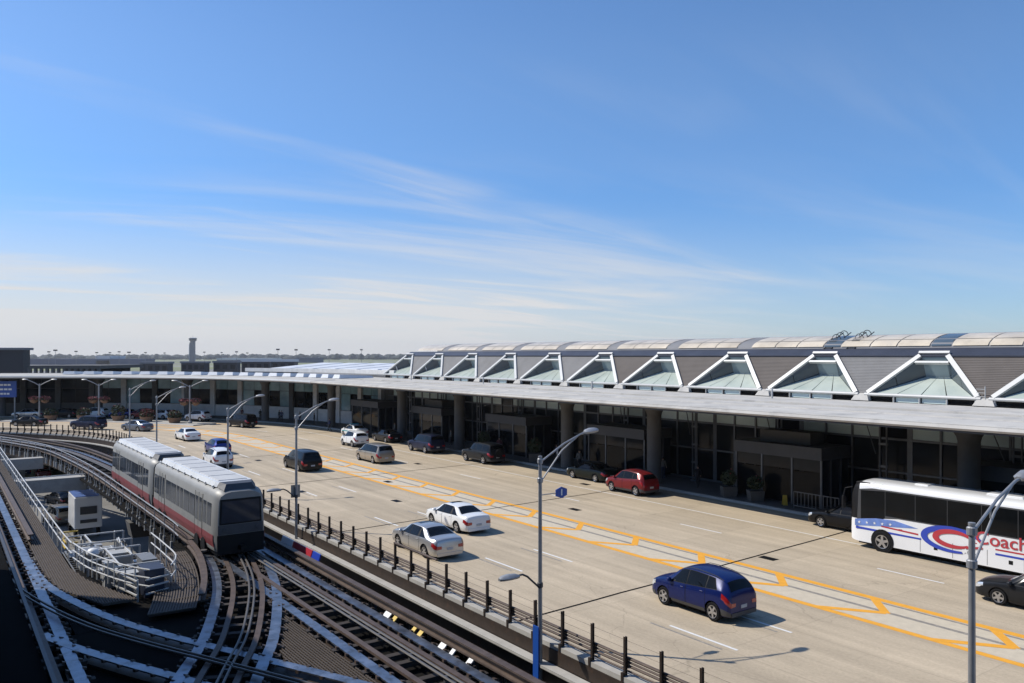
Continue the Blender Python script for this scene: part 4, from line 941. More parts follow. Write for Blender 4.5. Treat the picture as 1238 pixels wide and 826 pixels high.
# ================================================================== coach
def coach(u_front, t_c):
    o = root('coach_bus', Q(u_front-6.85, t_c, 0), 'white motor coach with red and blue lettering at the kerb, far end out of frame', 'bus', rz=HD0)
    L, hw, z0, zb, zr = 13.7, 1.29, .34, 1.95, 3.46; hl = L/2
    def ring(x, w, b, tp):
        r = .16; return [(x, -w, b), (x, -w, 1.5), (x, -w, tp-r*1.6), (x, -w+.05, tp-r*.7), (x, -w+r, tp-.03), (x, -w*.5, tp+.03), (x, 0, tp+.05), (x, w*.5, tp+.03), (x, w-r, tp-.03), (x, w-.05, tp-r*.7), (x, w, tp-r*1.6), (x, w, 1.5), (x, w, b)]
    prof = [(-hl, .94, .5, 3.25), (-hl+.06, .98, .40, 3.36), (-hl+.25, 1, z0, zr), (0, 1, z0, zr), (hl-1.0, 1, z0, zr), (hl-.55, .995, z0, zr-.02), (hl-.25, .97, .36, zr-.14), (hl-.08, .92, .40, zr-.5), (hl, .86, .45, 2.2)]
    mb = MB().loft([ring(x, hw*w, b, tp) for x, w, b, tp in prof], True, 0, closed=True)
    for i, f_ in enumerate(mb.f):
        if len(f_) == 4 and min(mb.v[q].x for q in f_) > hl-.6 and sum(mb.v[q].z for q in f_)/4 > 1.55: mb.m[i] = 1
    mb.part('body', ['bus_white', 'trim_black'], o, smooth=35)
    # dark side glazing from the belt up, one pane after another; both sides
    for sd in (-1, 1):
        yy = sd*(hw+.006)
        def sh(pts, nm, mat, th=.012): return MB().hexa([(x, yy, z) for x, z in pts], [(x, yy-sd*th, z) for x, z in pts]).part(nm, mat, o)
        xe = [hl-.62, 4.9, 3.35, 1.8, .25, -1.3, -2.85, -4.4, -6.3]
        for a, b in zip(xe, xe[1:]):
            za = (1.18 if a > 6 else 1.72) if a > 5 else 1.86; zb2 = 1.72 if b < 5.5 and a > 5 else 1.86
            sh([(a-.012, za), (b+.012, zb2), (b+.012, 3.10), (a-.012, 3.10 if a < 6 else 3.0)], 'side_window', 'glass_dark')
        yy = sd*(hw+.003); sh([(hl-.42, 1.42), (5.6, 1.62), (4.2, 1.80), (-6.45, 1.80), (-6.45, 3.17), (5.6, 3.17), (hl-.5, 3.05)], 'window_band', 'trim_grey', .006); yy = sd*(hw+.006)
        if sd > 0:
            # stripes, flag field and stars
            yy = hw+.008
            sh([(hl-.35, 1.10), (hl-.35, .98), (3.05, .98), (3.05, 1.06)], 'blue_stripe', 'decal_blue')
            sh([(5.1, 1.34), (5.1, 1.27), (3.2, 1.18), (3.2, 1.26)], 'red_stripe', 'decal_red')
            sh([(hl-.3, 1.46), (hl-.3, 1.12), (4.9, 1.32), (3.2, 1.50), (4.4, 1.70), (5.4, 1.66)], 'flag_field', 'decal_ltblue')
            sh([(-.35, 1.02), (-.35, .93), (-6.2, .93), (-6.2, 1.02)], 'blue_stripe', 'decal_blue')
            sh([(-.35, 1.22), (-.35, 1.15), (-6.2, 1.15), (-6.2, 1.22)], 'red_stripe', 'decal_red')
            yy = hw+.022
            def star(cx, cz, r, nm='star'):
                pts = [(cx+(r if i % 2 == 0 else r*.42)*math.sin(math.pi*i/5), cz+(r if i % 2 == 0 else r*.42)*math.cos(math.pi*i/5)) for i in range(10)]
                m2 = MB(); m2.poly([(x, yy, z) for x, z in pts]); return m2.part(nm, 'sign_white', o)
            for i in range(5): star(hl-.55-.42*i, 1.33+.035*i, .085)
            # swoosh logo: blue ring open to the right, red ring inside, star on its foot
            def arc(cx, cz, rx, rz_, w0, w1, a0, a1, nm, mat, n=30):
                m2 = MB(); ri, ro = [], []
                for i in range(n+1):
                    f_ = i/n; a = rad(a0+(a1-a0)*f_); w_ = w0+(w1-w0)*math.sin(f_*math.pi)
                    ro.append((cx-rx*math.cos(a), yy, cz+rz_*math.sin(a))); ri.append((cx-(rx-w_*1.25)*math.cos(a), yy, cz+(rz_-w_)*math.sin(a)))
                for i in range(n): m2.poly([ro[i], ro[i+1], ri[i+1], ri[i]])
                return m2.part(nm, mat, o)
            arc(1.62, 1.27, 1.45, .62, .10, .27, 2, 292, 'logo_ring', 'decal_blue'); yy += .003
            arc(1.55, 1.31, .95, .44, .10, .24, 8, 325, 'logo_ring', 'decal_red'); yy += .003
            star(.95, .86, .17, 'logo_star')
            MB().poly([(1.2, yy, 1.02), (1.2, yy, .92), (.2, yy, 1.08), (.2, yy, 1.18)]).part('logo_bar', 'decal_red', o)
        # luggage doors: seams and latches
        yy = sd*(hw+.004)
        for x in (3.1, 1.55, 0.0, -1.55, -3.1): sh([(x-.012, .40), (x+.012, .40), (x+.012, 1.10), (x-.012, 1.10)], 'locker_seam', 'sign_grey', .004)
        for x in (2.35, .55, -1.0, -2.4): sh([(x-.09, .62), (x+.09, .62), (x+.09, .80), (x-.09, .80)], 'latch', 'trim_black')
        for i in range(8): sh([(-3.3, .48+.075*i), (-4.75, .48+.075*i), (-4.75, .52+.075*i), (-3.3, .52+.075*i)], 'louvre', 'trim_grey')
        for x in (4.1, .55, -2.2): sh([(x-.1, 1.27), (x+.1, 1.27), (x+.1, 1.32), (x-.1, 1.32)], 'marker_light', 'light_red')
    MB().loft([[(hl-.20, -1.2, 2.86), (hl-.20, 1.2, 2.86), (hl-.12, 1.2, 3.0), (hl-.12, -1.2, 3.0)], [(hl+.02, -1.12, 1.3), (hl+.02, 1.12, 1.3), (hl-.10, 1.12, 1.3), (hl-.10, -1.12, 1.3)]]).part('windshield', 'car_glass', o)
    MB().rbox(hl-1.1, hl-.3, -1.2, 1.2, 3.3, 3.42, .03).part('front_cap', 'trim_black', o)
    MB().rbox(-1.2, .4, -.5, .5, 3.48, 3.58, .04).part('roof_hatch', 'bus_white', o); MB().rbox(3.2, 3.9, -.35, .35, 3.48, 3.56, .03).part('roof_hatch', 'bus_white', o)
    for sd in (-1, 1):
        mb = MB().pipe([(hl-.1, sd*1.15, 3.1), (hl+.25, sd*1.3, 3.0), (hl+.3, sd*1.38, 2.6)], .035, 6); mb.rbox(hl+.22, hl+.36, sd*1.38-.11, sd*1.38+.11, 1.95, 2.6, .03); mb.part('mirror', 'trim_black', o)
        MB().rbox(hl-.12, hl+.015, sd*.95-.2, sd*.95+.2, .8, 1.05, .03).part('headlight', 'light_clear', o)
    tm, rm = wheel_meshes(.52, .30)
    for x in (5.05, -3.9+.0, -5.25):
        for sd in (-1, 1):
            MB().lathe([(.60, -.05), (.60, .03)], 24, c=(x, sd*(hw-.005), .55), axis='y').part('wheel_arch', 'trim_black', o)
            q = bpy.data.objects.new('wheel', tm); col.objects.link(q); q.parent = o; q.location = (x, sd*(hw-.115), .52); q.rotation_euler = (0, 0, math.pi if sd > 0 else 0)
            h = bpy.data.objects.new('rim', rm); col.objects.link(h); h.parent = q
    MB().box(-hl+.3, hl-.4, -hw*.85, hw*.85, .22, .4).part('underbody', 'trim_black', o)
    return o
bus = coach(24.45, 40.6)
def bus_text(body, x, z, size, mat, nm, sx=1.0, bold=0.0):
    cu = bpy.data.curves.new(nm, 'FONT'); cu.body = body; cu.size = size; cu.offset = bold; cu.resolution_u = 4
    tmp = bpy.data.objects.new(nm, cu); col.objects.link(tmp); bpy.context.view_layer.update()
    me = bpy.data.meshes.new_from_object(tmp.evaluated_get(bpy.context.evaluated_depsgraph_get())); bpy.data.objects.remove(tmp)
    me.materials.clear(); me.materials.append(MATS[mat]); q = bpy.data.objects.new(nm, me); col.objects.link(q); q.parent = bus
    q.rotation_euler = (rad(90), 0, math.pi); q.scale = (sx, 1, 1); q.location = (x, 1.29+.024, z); return q
bus_text('Coach', .52, 1.33, .82, 'decal_red', 'lettering', 1.05, .008)
# ================================================================== people-mover guideway
def S(s, t, z=0.0): return Vector((DS[0]*s+DT[0]*t, DS[1]*s+DT[1]*t, z))
def offs(path, d):                                   # path of (s, t); d to larger t for a path running along +s
    out = []
    for i, p in enumerate(path):
        a, b = path[max(0, i-1)], path[min(len(path)-1, i+1)]; dx, dy = b[0]-a[0], b[1]-a[1]; l = math.hypot(dx, dy); out.append((p[0]-dy/l*d, p[1]+dx/l*d))
    return out
def ribbon(path, w, z0, z1): 
    return MB().loft([[S(a[0], a[1], z0), S(b[0], b[1], z0), S(b[0], b[1], z1), S(a[0], a[1], z1)] for a, b in zip(offs(path, -w/2), offs(path, w/2))])
def ibeam(path, w, h, z):                            # H-section rail
    A = [(-w/2, 0), (w/2, 0), (w/2, h*.18), (w*.1, h*.26), (w*.1, h*.74), (w/2, h*.82), (w/2, h), (-w/2, h), (-w/2, h*.82), (-w*.1, h*.74), (-w*.1, h*.26), (-w/2, h*.18)]
    L_ = [offs(path, a) for a, _ in A]
    return MB().loft([[S(L_[k][i][0], L_[k][i][1], z+A[k][1]) for k in range(len(A))] for i in range(len(path))])
tie_me = MB().box(-1.62, 1.62, -.13, .13, -.24, -.06).mesh('cross_tie', 'tie')
ins_me = MB().box(-.06, .06, -.06, .06, -.06, .16).mesh('insulator', 'trim_grey')
def along(path, step, z=0.0):
    acc = 0.0
    for a, b in zip(path, path[1:]):
        l = math.hypot(b[0]-a[0], b[1]-a[1]); acc += l
        if acc >= step: acc -= step; yield a, math.atan2(*(lambda d: (d.y, d.x))(S(*b)-S(*a)))
def cut(path, lo, hi): return [p for p in path if lo <= p[0] <= hi]
def guideway(name, path, base, label, zoff=0.0, left_strip=True, rails=((-1.72, None), (1.72, None)), brown=(-.62, .62), ties=True, power=.12, girders=True):
    o = root(name, base, label, 'guideway')
    for d in (-1.2, 1.2):
        if d < 0 and left_strip is False: continue
        pth = offs(path, d)
        if left_strip == 'clip' : pth = [p for p in pth if p[1] > 2.9]
        ribbon(pth, .38, -.05+zoff, zoff).build('running_strip', 'run_strip', o)
        mb = MB()
        for e in (-.24, .24):
            for (p, a) in along(offs(pth, e), .62):
                c, s_ = math.cos(a)*.06, math.sin(a)*.06; P0 = S(p[0], p[1], -.06); mb.hexa([P0+Vector((-c-s_, -s_+c, 0)), P0+Vector((c-s_, s_+c, 0)), P0+Vector((c+s_, s_-c, 0)), P0+Vector((-c+s_, -s_-c, 0))], [P0+Vector((-c-s_, -s_+c, .10)), P0+Vector((c-s_, s_+c, .10)), P0+Vector((c+s_, s_-c, .06)), P0+Vector((-c+s_, -s_-c, .06))])
        if mb.v: stuff(mb.build('rail_clip', 'rail_brown', o))
    for d, rg in rails:
        pth = offs(path, d)
        if rg: pth = [p for q in rg for p in pth if q[0] <= p[0] <= q[1]]
        if len(pth) < 2: continue
        ibeam(pth, .26, .34, .10).build('guide_rail', 'rail_brown', o)
        mb = MB()
        for (p, a) in along(pth, 1.55): mb.bar(S(p[0], p[1], -.25), S(p[0], p[1], .12), .12, .12)
        mb.build('rail_bracket', 'tie', o)
    for d in brown: ribbon(offs(path, d), .20, -.04+zoff*.5, .05+zoff*.5).build('inner_beam', 'rail_brown', o)
    for d in (power-.10, power+.10): MB().pipe([S(p[0], p[1], .16) for p in offs(path, d)], .045, 6).build('power_rail', 'rail_steel', o)
    if ties:
        for (p, a) in along(path, 1.25): inst('cross_tie', tie_me, o, S(p[0], p[1], 0), a+math.pi/2)
        for (p, a) in along(offs(path, power), 2.5): inst('insulator', ins_me, o, S(p[0], p[1], 0), a)
    if girders:
        for d in (-1.2, 1.2): ribbon(offs(path, d), .5, -1.25, -.26).build('girder', 'steel_brown', o)
    return o
right_c = smoothpath([(4, 12.7), (20, 12.7), (40, 12.7), (60, 12.6), (72, 12.4), (83, 12.0), (96, 10.8), (108, 7.8), (120, 3.2), (132, -3), (142, -10)])
left_c = smoothpath([(4, 2.5), (30, 2.5), (60, 2.5), (100, 2.5)])
A_c = smoothpath([(46, 2.55), (41, 2.75), (36.7, 3.55), (33, 4.6), (30, 5.85), (27, 7.3), (22.7, 9.35), (19, 10.9), (14, 12.2), (9, 12.65)])[::-1]
B_c = smoothpath([(46, 12.62), (42, 12.35), (38, 11.7), (34, 10.65), (29, 8.8), (26, 7.3), (22, 5.4), (17, 3.3), (10, 2.6)])[::-1]
G1 = guideway('guideway_track', right_c, S(40, 12.7, -1.3), 'straight people-mover track carrying the train beside the roadway', -.004, rails=((-1.72, [(44, 142)]), (1.72, None)))
G2 = guideway('guideway_track', left_c, S(40, 2.5, -1.3), 'straight people-mover track in deep shade at the far left', -.004, left_strip=False, rails=((1.72, [(50, 100)]),), brown=(.62,))
G3 = guideway('crossover_track', A_c, S(30, 5.9, -1.3), 'shaded crossover track running from the lower left up to the mesh panel', .002, left_strip='clip', rails=(), brown=(), power=.0, ties=False)
G4 = guideway('crossover_track', B_c, S(30, 9, -1.3), 'crossover track curving left out from under the train', .008, rails=((-1.72, [(33.5, 44.5)]),), brown=(-.55, .62), ties=True, power=.2, girders=False)
# piers and cross heads under the tracks
o = root('guideway_pier', S(40, 8, GZ), 'concrete piers and cross heads carrying the people-mover tracks', 'pier')
for s_ in (14, 32, 60, 112):
  for (ta, tb) in ((1.2, 5.0), (10.9, 14.4)):
    ds = -6.0 if s_ == 112 else 0
    MB().hexa([S(s_-.7, ta+ds, -2.3), S(s_+.7, ta+ds, -2.3), S(s_+.7, tb+ds, -2.3), S(s_-.7, tb+ds, -2.3)], [S(s_-.7, ta-.2+ds, -1.27), S(s_+.7, ta-.2+ds, -1.27), S(s_+.7, tb+.2+ds, -1.27), S(s_-.7, tb+.2+ds, -1.27)]).build('cross_head', 'concrete_dark', o)
    MB().tube(S(s_, (ta+tb)/2+ds, GZ), S(s_, (ta+tb)/2+ds, -2.28), .6, 14).build('shaft', 'concrete', o, smooth=40)
# added plates under the junction; the shade there is put into their black
o = root('junction_deck', S(30, 8, -.4), 'black deck plates standing in for the shade beneath the crossing tracks', 'deck')
for (s0, s1, t0, t1) in ((4, 34, 2.7, 14.6), (34.05, 46, 9.0, 14.6), (34.05, 44, 4.3, 8.95)): MB().hexa([S(s0, t0, -.52), S(s1, t0, -.52), S(s1, t1, -.52), S(s0, t1, -.52)], [S(s0, t0, -.40), S(s1, t0, -.40), S(s1, t1, -.40), S(s0, t1, -.40)]).build('shade_deck_plate', 'underplate', o)
MB().hexa([S(46.05, 10.8, -.52), S(98, 9.6, -.52), S(98, 14, -.52), S(46.05, 14.6, -.52)], [S(46.05, 10.8, -.40), S(98, 9.6, -.40), S(98, 14, -.40), S(46.05, 14.6, -.40)]).build('shade_deck_plate', 'underplate', o)
stub = MB().bar((0, 0, -.85), (0, 0, -.30), .13, .13).bar((0, 0, -.30), (0, 0, .1), .05, .05).mesh('support_stub', 'cab_white')
for (p, a) in along([q for q in offs(right_c, -1.95) if 46 < q[0] < 125], 1.3): inst('support_stub', stub, G1, S(p[0], p[1], 0), a)
# gratings: bars clipped to an outline
def inside(p, poly):
    c = False
    for (x0, y0), (x1, y1) in zip(poly, poly[1:]+poly[:1]):
        if (y0 > p[1]) != (y1 > p[1]) and p[0] < (x1-x0)*(p[1]-y0)/(y1-y0)+x0: c = not c
    return c
def spans(poly, axis, v):
    xs = []
    for a, b in zip(poly, poly[1:]+poly[:1]):
        if (a[1-axis] > v) != (b[1-axis] > v): xs.append(a[axis]+(v-a[1-axis])*(b[axis]-a[axis])/(b[1-axis]-a[1-axis]))
    xs.sort(); return list(zip(xs[::2], xs[1::2]))
def grating(name, poly, z, label=None, parent=None, stp=.16, ang=0, mat='grating', bw=.05):
    mb = MB(); ss = [p[0] for p in poly]; ts = [p[1] for p in poly]
    for t in frange(min(ts)+.03, max(ts), stp):
        for a, b in spans(poly, 0, t): mb.bar(S(a, t, z-.02), S(b, t, z-.02), bw, .04)
    for s_ in frange(min(ss)+.05, max(ss), stp*1.6):
        for a, b in spans(poly, 1, s_): mb.bar(S(s_, a, z-.045), S(s_, b, z-.045), bw*.8, .03)
    return stuff(mb.build(name, mat, parent))
Wk = root('track_walkway', S(34, 9, -.2), 'brown grated walkways and mesh infill panels between the tracks', 'walkway')
b1 = offs(B_c, 1.45); a1 = offs(A_c, 1.48)
tri = [(33.4, 11.22)]+[p for p in reversed(b1) if 27.2 < p[0] < 32.6]+[p for p in reversed(a1) if 21.6 < p[0] < 26.4]+[(21.4, 11.22)]
grating('mesh_panel', tri, -.10, None, Wk, .11, bw=.035)
tri2 = [p for p in reversed(offs(A_c, -1.5)) if 15 < p[0] < 22.5]; tri2 = [(23.0, 7.6)]+tri2+[(14, 10.4), (14, 5), (20, 6.3)]
grating('mesh_panel', tri2, -.12, None, Wk, .13, bw=.035)
lw = [(100, 4.15), (100, 5.25), (44, 5.25), (41, 5.6), (38, 6.4), (36.5, 6.9), (36.5, 5.6), (40, 4.4), (44, 4.15)]
stuff(MB().hexa([S(p[0], p[1], -.20) for p in lw], [S(p[0], p[1], -.12) for p in lw]).build('walkway_plate', 'grating', Wk)); grating('walkway_grating', lw, -.08, None, Wk, .10, bw=.035)
cwk = [p for p in offs(B_c, -1.95) if 33.2 < p[0] < 44.3]; cwo = [(p[0]+.1, p[1]-1.75) for p in cwk]
cw = cwk+list(reversed(cwo))
stuff(MB().hexa([S(p[0], p[1], -.20) for p in cw], [S(p[0], p[1], -.13) for p in cw]).build('walkway_plate', 'steel_brown', Wk))
mb = MB()
for q in range(17):
    pth = [(a[0]+(b[0]-a[0])*q/16, a[1]+(b[1]-a[1])*q/16) for a, b in zip(cwk, cwo)]
    mb.loft([[S(p[0], p[1]-.03, -.12), S(p[0], p[1]+.03, -.12), S(p[0], p[1]+.03, -.08), S(p[0], p[1]-.03, -.08)] for p in pth])
for a, b in list(zip(cwk, cwo))[::2]: mb.bar(S(a[0], a[1], -.10), S(b[0], b[1], -.10), .05, .05)
stuff(mb.build('walkway_grating', 'grating', Wk))
for (s_, t, c, w_) in ((40.2, 14.75, 'sign_white', 1.5), (37.6, 14.75, 'decal_red', 2.5), (36.6, 14.75, 'decal_blue', .9), (28.0, 14.14, 'sign_white', .45), (27.5, 14.14, 'pipe_yellow', .25), (26.0, 14.14, 'pipe_yellow', .22), (25.5, 14.14, 'pipe_yellow', .25), (23.9, 14.14, 'sign_white', .35), (23.3, 14.14, 'sign_white', .2), (22.2, 14.14, 'sign_white', .25)):
    ht_ = .55 if t > 14.5 else .12
    MB().hexa([S(s_, t, -.05), S(s_+w_, t, -.05), S(s_+w_, t+.06, -.05), S(s_, t+.06, -.05)], [S(s_, t+.18, ht_), S(s_+w_, t+.18, ht_), S(s_+w_, t+.24, ht_), S(s_, t+.24, ht_)]).build('patch_plate', c, G1)  # made-up plates; small white and yellow ones stand for sunlit patches between rails

# hand rails beside the walkways
def handrail(name, pts, label, mat='pipe_white', h=1.05, step=1.6, mids=(.55,), r=.032, z=-.06):
    o = root(name, S(pts[0][0], pts[0][1], z), label, 'railing'); P_ = smoothpath(pts, .5)
    for hh in (h,)+mids: MB().pipe([S(p[0], p[1], z+hh) for p in P_], r, 6).build('rail', mat, o)
    me = MB().tube((0, 0, 0), (0, 0, h), r, 6).mesh('post', mat)
    for (p, a) in along(P_, step): inst('post', me, o, S(p[0], p[1], z))
    return o
handrail('hand_rail', [(98, 5.3), (80, 5.3), (60, 5.3), (48, 5.32), (44, 5.4)], 'long white pipe handrail along the shaded left walkway', step=1.9)
handrail('hand_rail', [(44, 5.45), (41, 5.85), (38, 6.7), (36.6, 7.4)], 'curved white handrail on the near left side of the equipment platform', step=.8, mids=(.35, .7))
handrail('hand_rail', [(44.2, 9.0), (41.5, 9.0), (38.6, 8.9), (36.9, 8.3)], 'curved white handrail round the right nose of the equipment platform', step=1.3)
handrail('hand_rail', [(108, 5.6), (97, 8.6), (90, 9.6), (75, 10.45), (60, 10.6), (48, 10.6), (45, 10.5)], 'grey handrail along the track edge left of the train', 'galv', step=2.4)

# equipment platform in the middle
E_ = root('equipment_platform', S(41, 7.3, -.6), 'cluttered steel equipment platform with frames and cabinets between the tracks', 'platform')
plat = [(49.5, 5.6), (49.5, 8.7), (42, 8.7), (38.8, 8.5), (37, 7.9), (36.6, 7.4), (38.2, 6.6), (41.2, 5.8), (44, 5.6)]
stuff(MB().hexa([S(p[0], p[1], -.75) for p in plat], [S(p[0], p[1], -.65) for p in plat]).build('platform_plate', 'underplate', E_)); grating('platform_grating', plat, -.56, None, E_, .3, mat='cab_grey')
MB().qbox(47.7, 49.4, 5.7, 8.6, -.56, -.50).build('pale_plate', 'cab_grey', E_)
def cab(s0, s1, t0, t1, z0, z1, mat, nm='cabinet'):
    o_ = MB().qbox(s0, s1, t0, t1, z0, z1).build(nm, mat, E_); MB().qbox(s0-.03, s1+.03, t0-.03, t1+.03, z1, z1+.05).build('lid', mat, o_); return o_
cab(37.4, 38.6, 7.35, 8.15, -.55, .75, 'cab_blue'); cab(38.9, 39.8, 6.6, 7.4, -.55, .35, 'cab_white'); cab(40.6, 42.0, 7.9, 8.5, -.55, .45, 'cab_grey'); cab(44.6, 45.8, 6.0, 6.8, -.55, .25, 'cab_grey'); cab(39.9, 40.5, 6.2, 6.6, -.55, .7, 'cab_white')
cab(43.4, 44.2, 7.0, 7.9, -.55, .30, 'cab_white'); cab(41.0, 41.7, 6.3, 6.9, -.55, .1, 'cab_white')
fr = MB()
for (a, b, c, d, z) in ((48.8, 5.8, 48.8, 8.5, .35), (46.5, 5.9, 46.5, 8.5, .35), (44.4, 5.9, 44.4, 8.5, .4), (42.6, 5.9, 42.6, 8.5, .35), (48.8, 6.6, 46.5, 6.6, .35), (46.5, 7.8, 42.6, 7.8, .38), (44.4, 6.9, 40, 6.9, .45), (40, 5.9+.4, 40, 8.5, .5), (38.9, 6.6, 38.9, 8.4, .6)):
    fr.bar(S(a, b, z), S(c, d, z), .07, .07)
    for (p, q) in ((a, b), (c, d)): fr.bar(S(p, q, -.6), S(p, q, z), .08, .08)
fr.build('pipe_frame', 'pipe_white', E_)
for k in range(6): MB().bar(S(47.0-.35*k+.0, 6.0, .05), S(47.0-.35*k, 6.9, .05), .16, .05).build('white_slat', 'pipe_white', E_)
for k in range(6): MB().bar(S(38.2+.33*k, 8.6, -.5), S(38.2+.33*k, 8.6, .3), .07, .07).build('stanchion', 'pipe_white', E_)
for (s_, t, z) in ((43.9, 6.3, .35),): MB().lathe([(.02, -.1), (.28, 0), (.30, .1), (.2, .25), (.02, .3)], 14, c=tuple(S(s_, t, z))).build('dome_light', 'sign_white', E_, smooth=50)
for k in range(3): MB().pipe([S(46-.5*k, 5.9, -.4), S(44-.5*k, 6.8, -.4), S(41-.3*k, 7.2+.2*k, -.4), S(39, 7.5+.2*k, -.4)], .06, 6).build('conduit', 'galv', E_)
mb = MB()
for a in range(5): mb.bar(S(37.0+.3*a, 7.0+.02*a, -.5), S(37.0+.3*a, 7.0+.02*a, .55), .06, .06)
for z in (-.1, .2, .5): mb.bar(S(36.9, 6.95, z), S(39.6, 6.4, z), .06, .06); mb.bar(S(36.9, 7.3, z), S(37.3, 8.3, z), .06, .06)
mb.build('guard_frame', 'pipe_white', E_)
for (a, b) in (((48.9, 5.55), (47.6, 5.55)), ((48.9, 5.55), (48.9, 6.3))):
    for z in (0, .3, .6): MB().bar(S(*a, z), S(*b, z), .06, .06).build('yellow_rail', 'pipe_yellow', E_)
r2 = random.Random(5)
for k in range(26):
    s0 = r2.uniform(38.4, 48.6); t0 = r2.uniform(6.1 if s0 > 41 else 6.9, 8.2); a = r2.choice(['cab_grey', 'cab_white', 'galv', 'trim_grey', 'cab_blue', 'pipe_white']); w_, d_, h_ = r2.uniform(.12, .6), r2.uniform(.1, .5), r2.uniform(.1, .75)
    if k % 3: MB().qbox(s0, s0+w_, t0, t0+d_, -.55, -.55+h_).build('junction_box', a, E_)
    else: MB().pipe([S(s0, t0, -.5), S(s0, t0, -.1+h_), S(s0+w_*2, t0+d_*.3, -.1+h_), S(s0+w_*2, t0+d_*.3, -.5)], .035, 6).build('bent_pipe', a, E_)
mb = MB()
for k in range(7): mb.bar(S(45.2+.3*k, 7.1, -.05), S(45.2+.3*k, 7.6, -.05), .10, .03)
for t_ in (7.1, 7.6): mb.bar(S(45.1, t_, -.07), S(47.2, t_, -.07), .05, .08)
mb.build('ladder', 'pipe_white', E_)
# beams over the gap further back
o = root('cross_beam', S(78, 7, -1.2), 'concrete cross beam spanning between the two tracks behind the platform', 'beam')
MB().hexa([S(77.3, 5.3, -1.4), S(78.7, 5.3, -1.4), S(78.7, 10.6, -1.4), S(77.3, 10.6, -1.4)], [S(77.3, 5.3, -.3), S(78.7, 5.3, -.3), S(78.7, 10.6, -.3), S(77.3, 10.6, -.3)]).build('beam', 'concrete', o)
MB().bar(S(77.2, 5.35, -.05), S(77.2, 10.5, -.05), .08, .08).build('beam_rail', 'pipe_white', o)
o = root('cross_beam', S(94.6, 7, -1.2), 'second concrete cross beam between the tracks near the left edge', 'beam')
MB().hexa([S(94.0, 5.3, -1.4), S(95.2, 5.3, -1.4), S(95.2, 9.0, -1.4), S(94.0, 9.0, -1.4)], [S(94.0, 5.3, -.3), S(95.2, 5.3, -.3), S(95.2, 9.0, -.3), S(94.0, 9.0, -.3)]).build('beam', 'concrete', o)
# lower level: truck and cars seen through the gap
o = root('box_truck', S(87, 11.7, GZ), 'white box truck with blue roof on the lower road between the tracks', 'truck', rz=HD0)
MB().rbox(-2.9, 1.4, -1.15, 1.15, 1.0, 3.9, .06).part('cargo_box', 'bus_white', o); MB().box(-2.8, 1.3, -1.1, 1.1, 3.905, 3.96).part('roof_panel', 'decal_ltblue', o)
MB().loft([[(1.45, -1, .6), (1.45, 1, .6), (1.45, 1, 2.6), (1.45, -1, 2.6)], [(2.3, -1, .6), (2.3, 1, .6), (2.3, 1, 2.55), (2.3, -1, 2.55)], [(3.0, -1, .6), (3.0, 1, .6), (3.0, .95, 1.6), (3.0, -.95, 1.6)]]).part('cab', 'cab_white', o)
MB().hexa([(2.42, -.85, 2.45), (2.42, .85, 2.45), (2.98, .85, 1.72), (2.98, -.85, 1.72)], [(2.46, -.85, 2.47), (2.46, .85, 2.47), (3.02, .85, 1.74), (3.02, -.85, 1.74)]).part('windshield', 'car_glass', o)
for (z0, z1) in ((1.5, 1.8), (2.3, 3.0)): MB().box(-2.97, -2.9, -.7, .7, z0, z1).part('rear_panel', 'trim_grey', o)
tm, rm = wheel_meshes(.42, .26)
for x in (-1.9, 2.1):
    for sd in (-1, 1): q = bpy.data.objects.new('wheel', tm); col.objects.link(q); q.parent = o; q.location = (x, sd*.95, .42)
car('sedan', 'p_charcoal', 0, 0, 'dark sedan on the lower road beside the box truck', 'sedan', 'car', loc=S(106, 11.8, GZ), rz=HD0+.3)
car('bigsuv', 'p_tan', 0, 0, 'tan car on the lower road just behind the platform', 'suv', 'car', loc=S(94, 10.3, GZ), rz=HD0+.2)
car('suv', 'p_red', 0, 0, 'red car on the lower road at the left behind the cross beam', 'suv', 'car', loc=S(129, 12.3, GZ), rz=HD0)
car('bigsuv', 'p_navy', 0, 0, 'dark blue car on the lower road at the far left gap', 'suv', 'car', loc=S(134, 10.4, GZ), rz=HD0)
# booth below the roadway
o = root('gate_booth', S(27, 19.5, GZ), 'grey booth with a white-framed window on the lower level under the roadway', 'booth')
MB().hexa([S(24, 19, GZ), S(29, 19, GZ), S(29, 22, GZ), S(24, 22, GZ)], [S(24, 19, GZ+3), S(29, 19, GZ+3), S(29, 22, GZ+3), S(24, 22, GZ+3)]).build('wall', 'cab_grey', o)
MB().hexa([S(25.2, 18.95, GZ+1.2), S(26.2, 18.95, GZ+1.2), S(26.2, 18.99, GZ+1.2), S(25.2, 18.99, GZ+1.2)], [S(25.2, 18.95, GZ+2.3), S(26.2, 18.95, GZ+2.3), S(26.2, 18.99, GZ+2.3), S(25.2, 18.99, GZ+2.3)]).build('window_frame', 'sign_white', o)
MB().hexa([S(25.3, 18.92, GZ+1.3), S(26.1, 18.92, GZ+1.3), S(26.1, 18.94, GZ+1.3), S(25.3, 18.94, GZ+1.3)], [S(25.3, 18.92, GZ+2.2), S(26.1, 18.92, GZ+2.2), S(26.1, 18.94, GZ+2.2), S(25.3, 18.94, GZ+2.2)]).build('pane', 'glass_dark', o)
MB().hexa([S(23.8, 18.8, GZ+3.02), S(29.2, 18.8, GZ+3.02), S(29.2, 22.2, GZ+3.02), S(23.8, 22.2, GZ+3.02)], [S(23.8, 18.8, GZ+3.2), S(29.2, 18.8, GZ+3.2), S(29.2, 22.2, GZ+3.2), S(23.8, 22.2, GZ+3.2)]).build('roof', 'pale_stone', o)

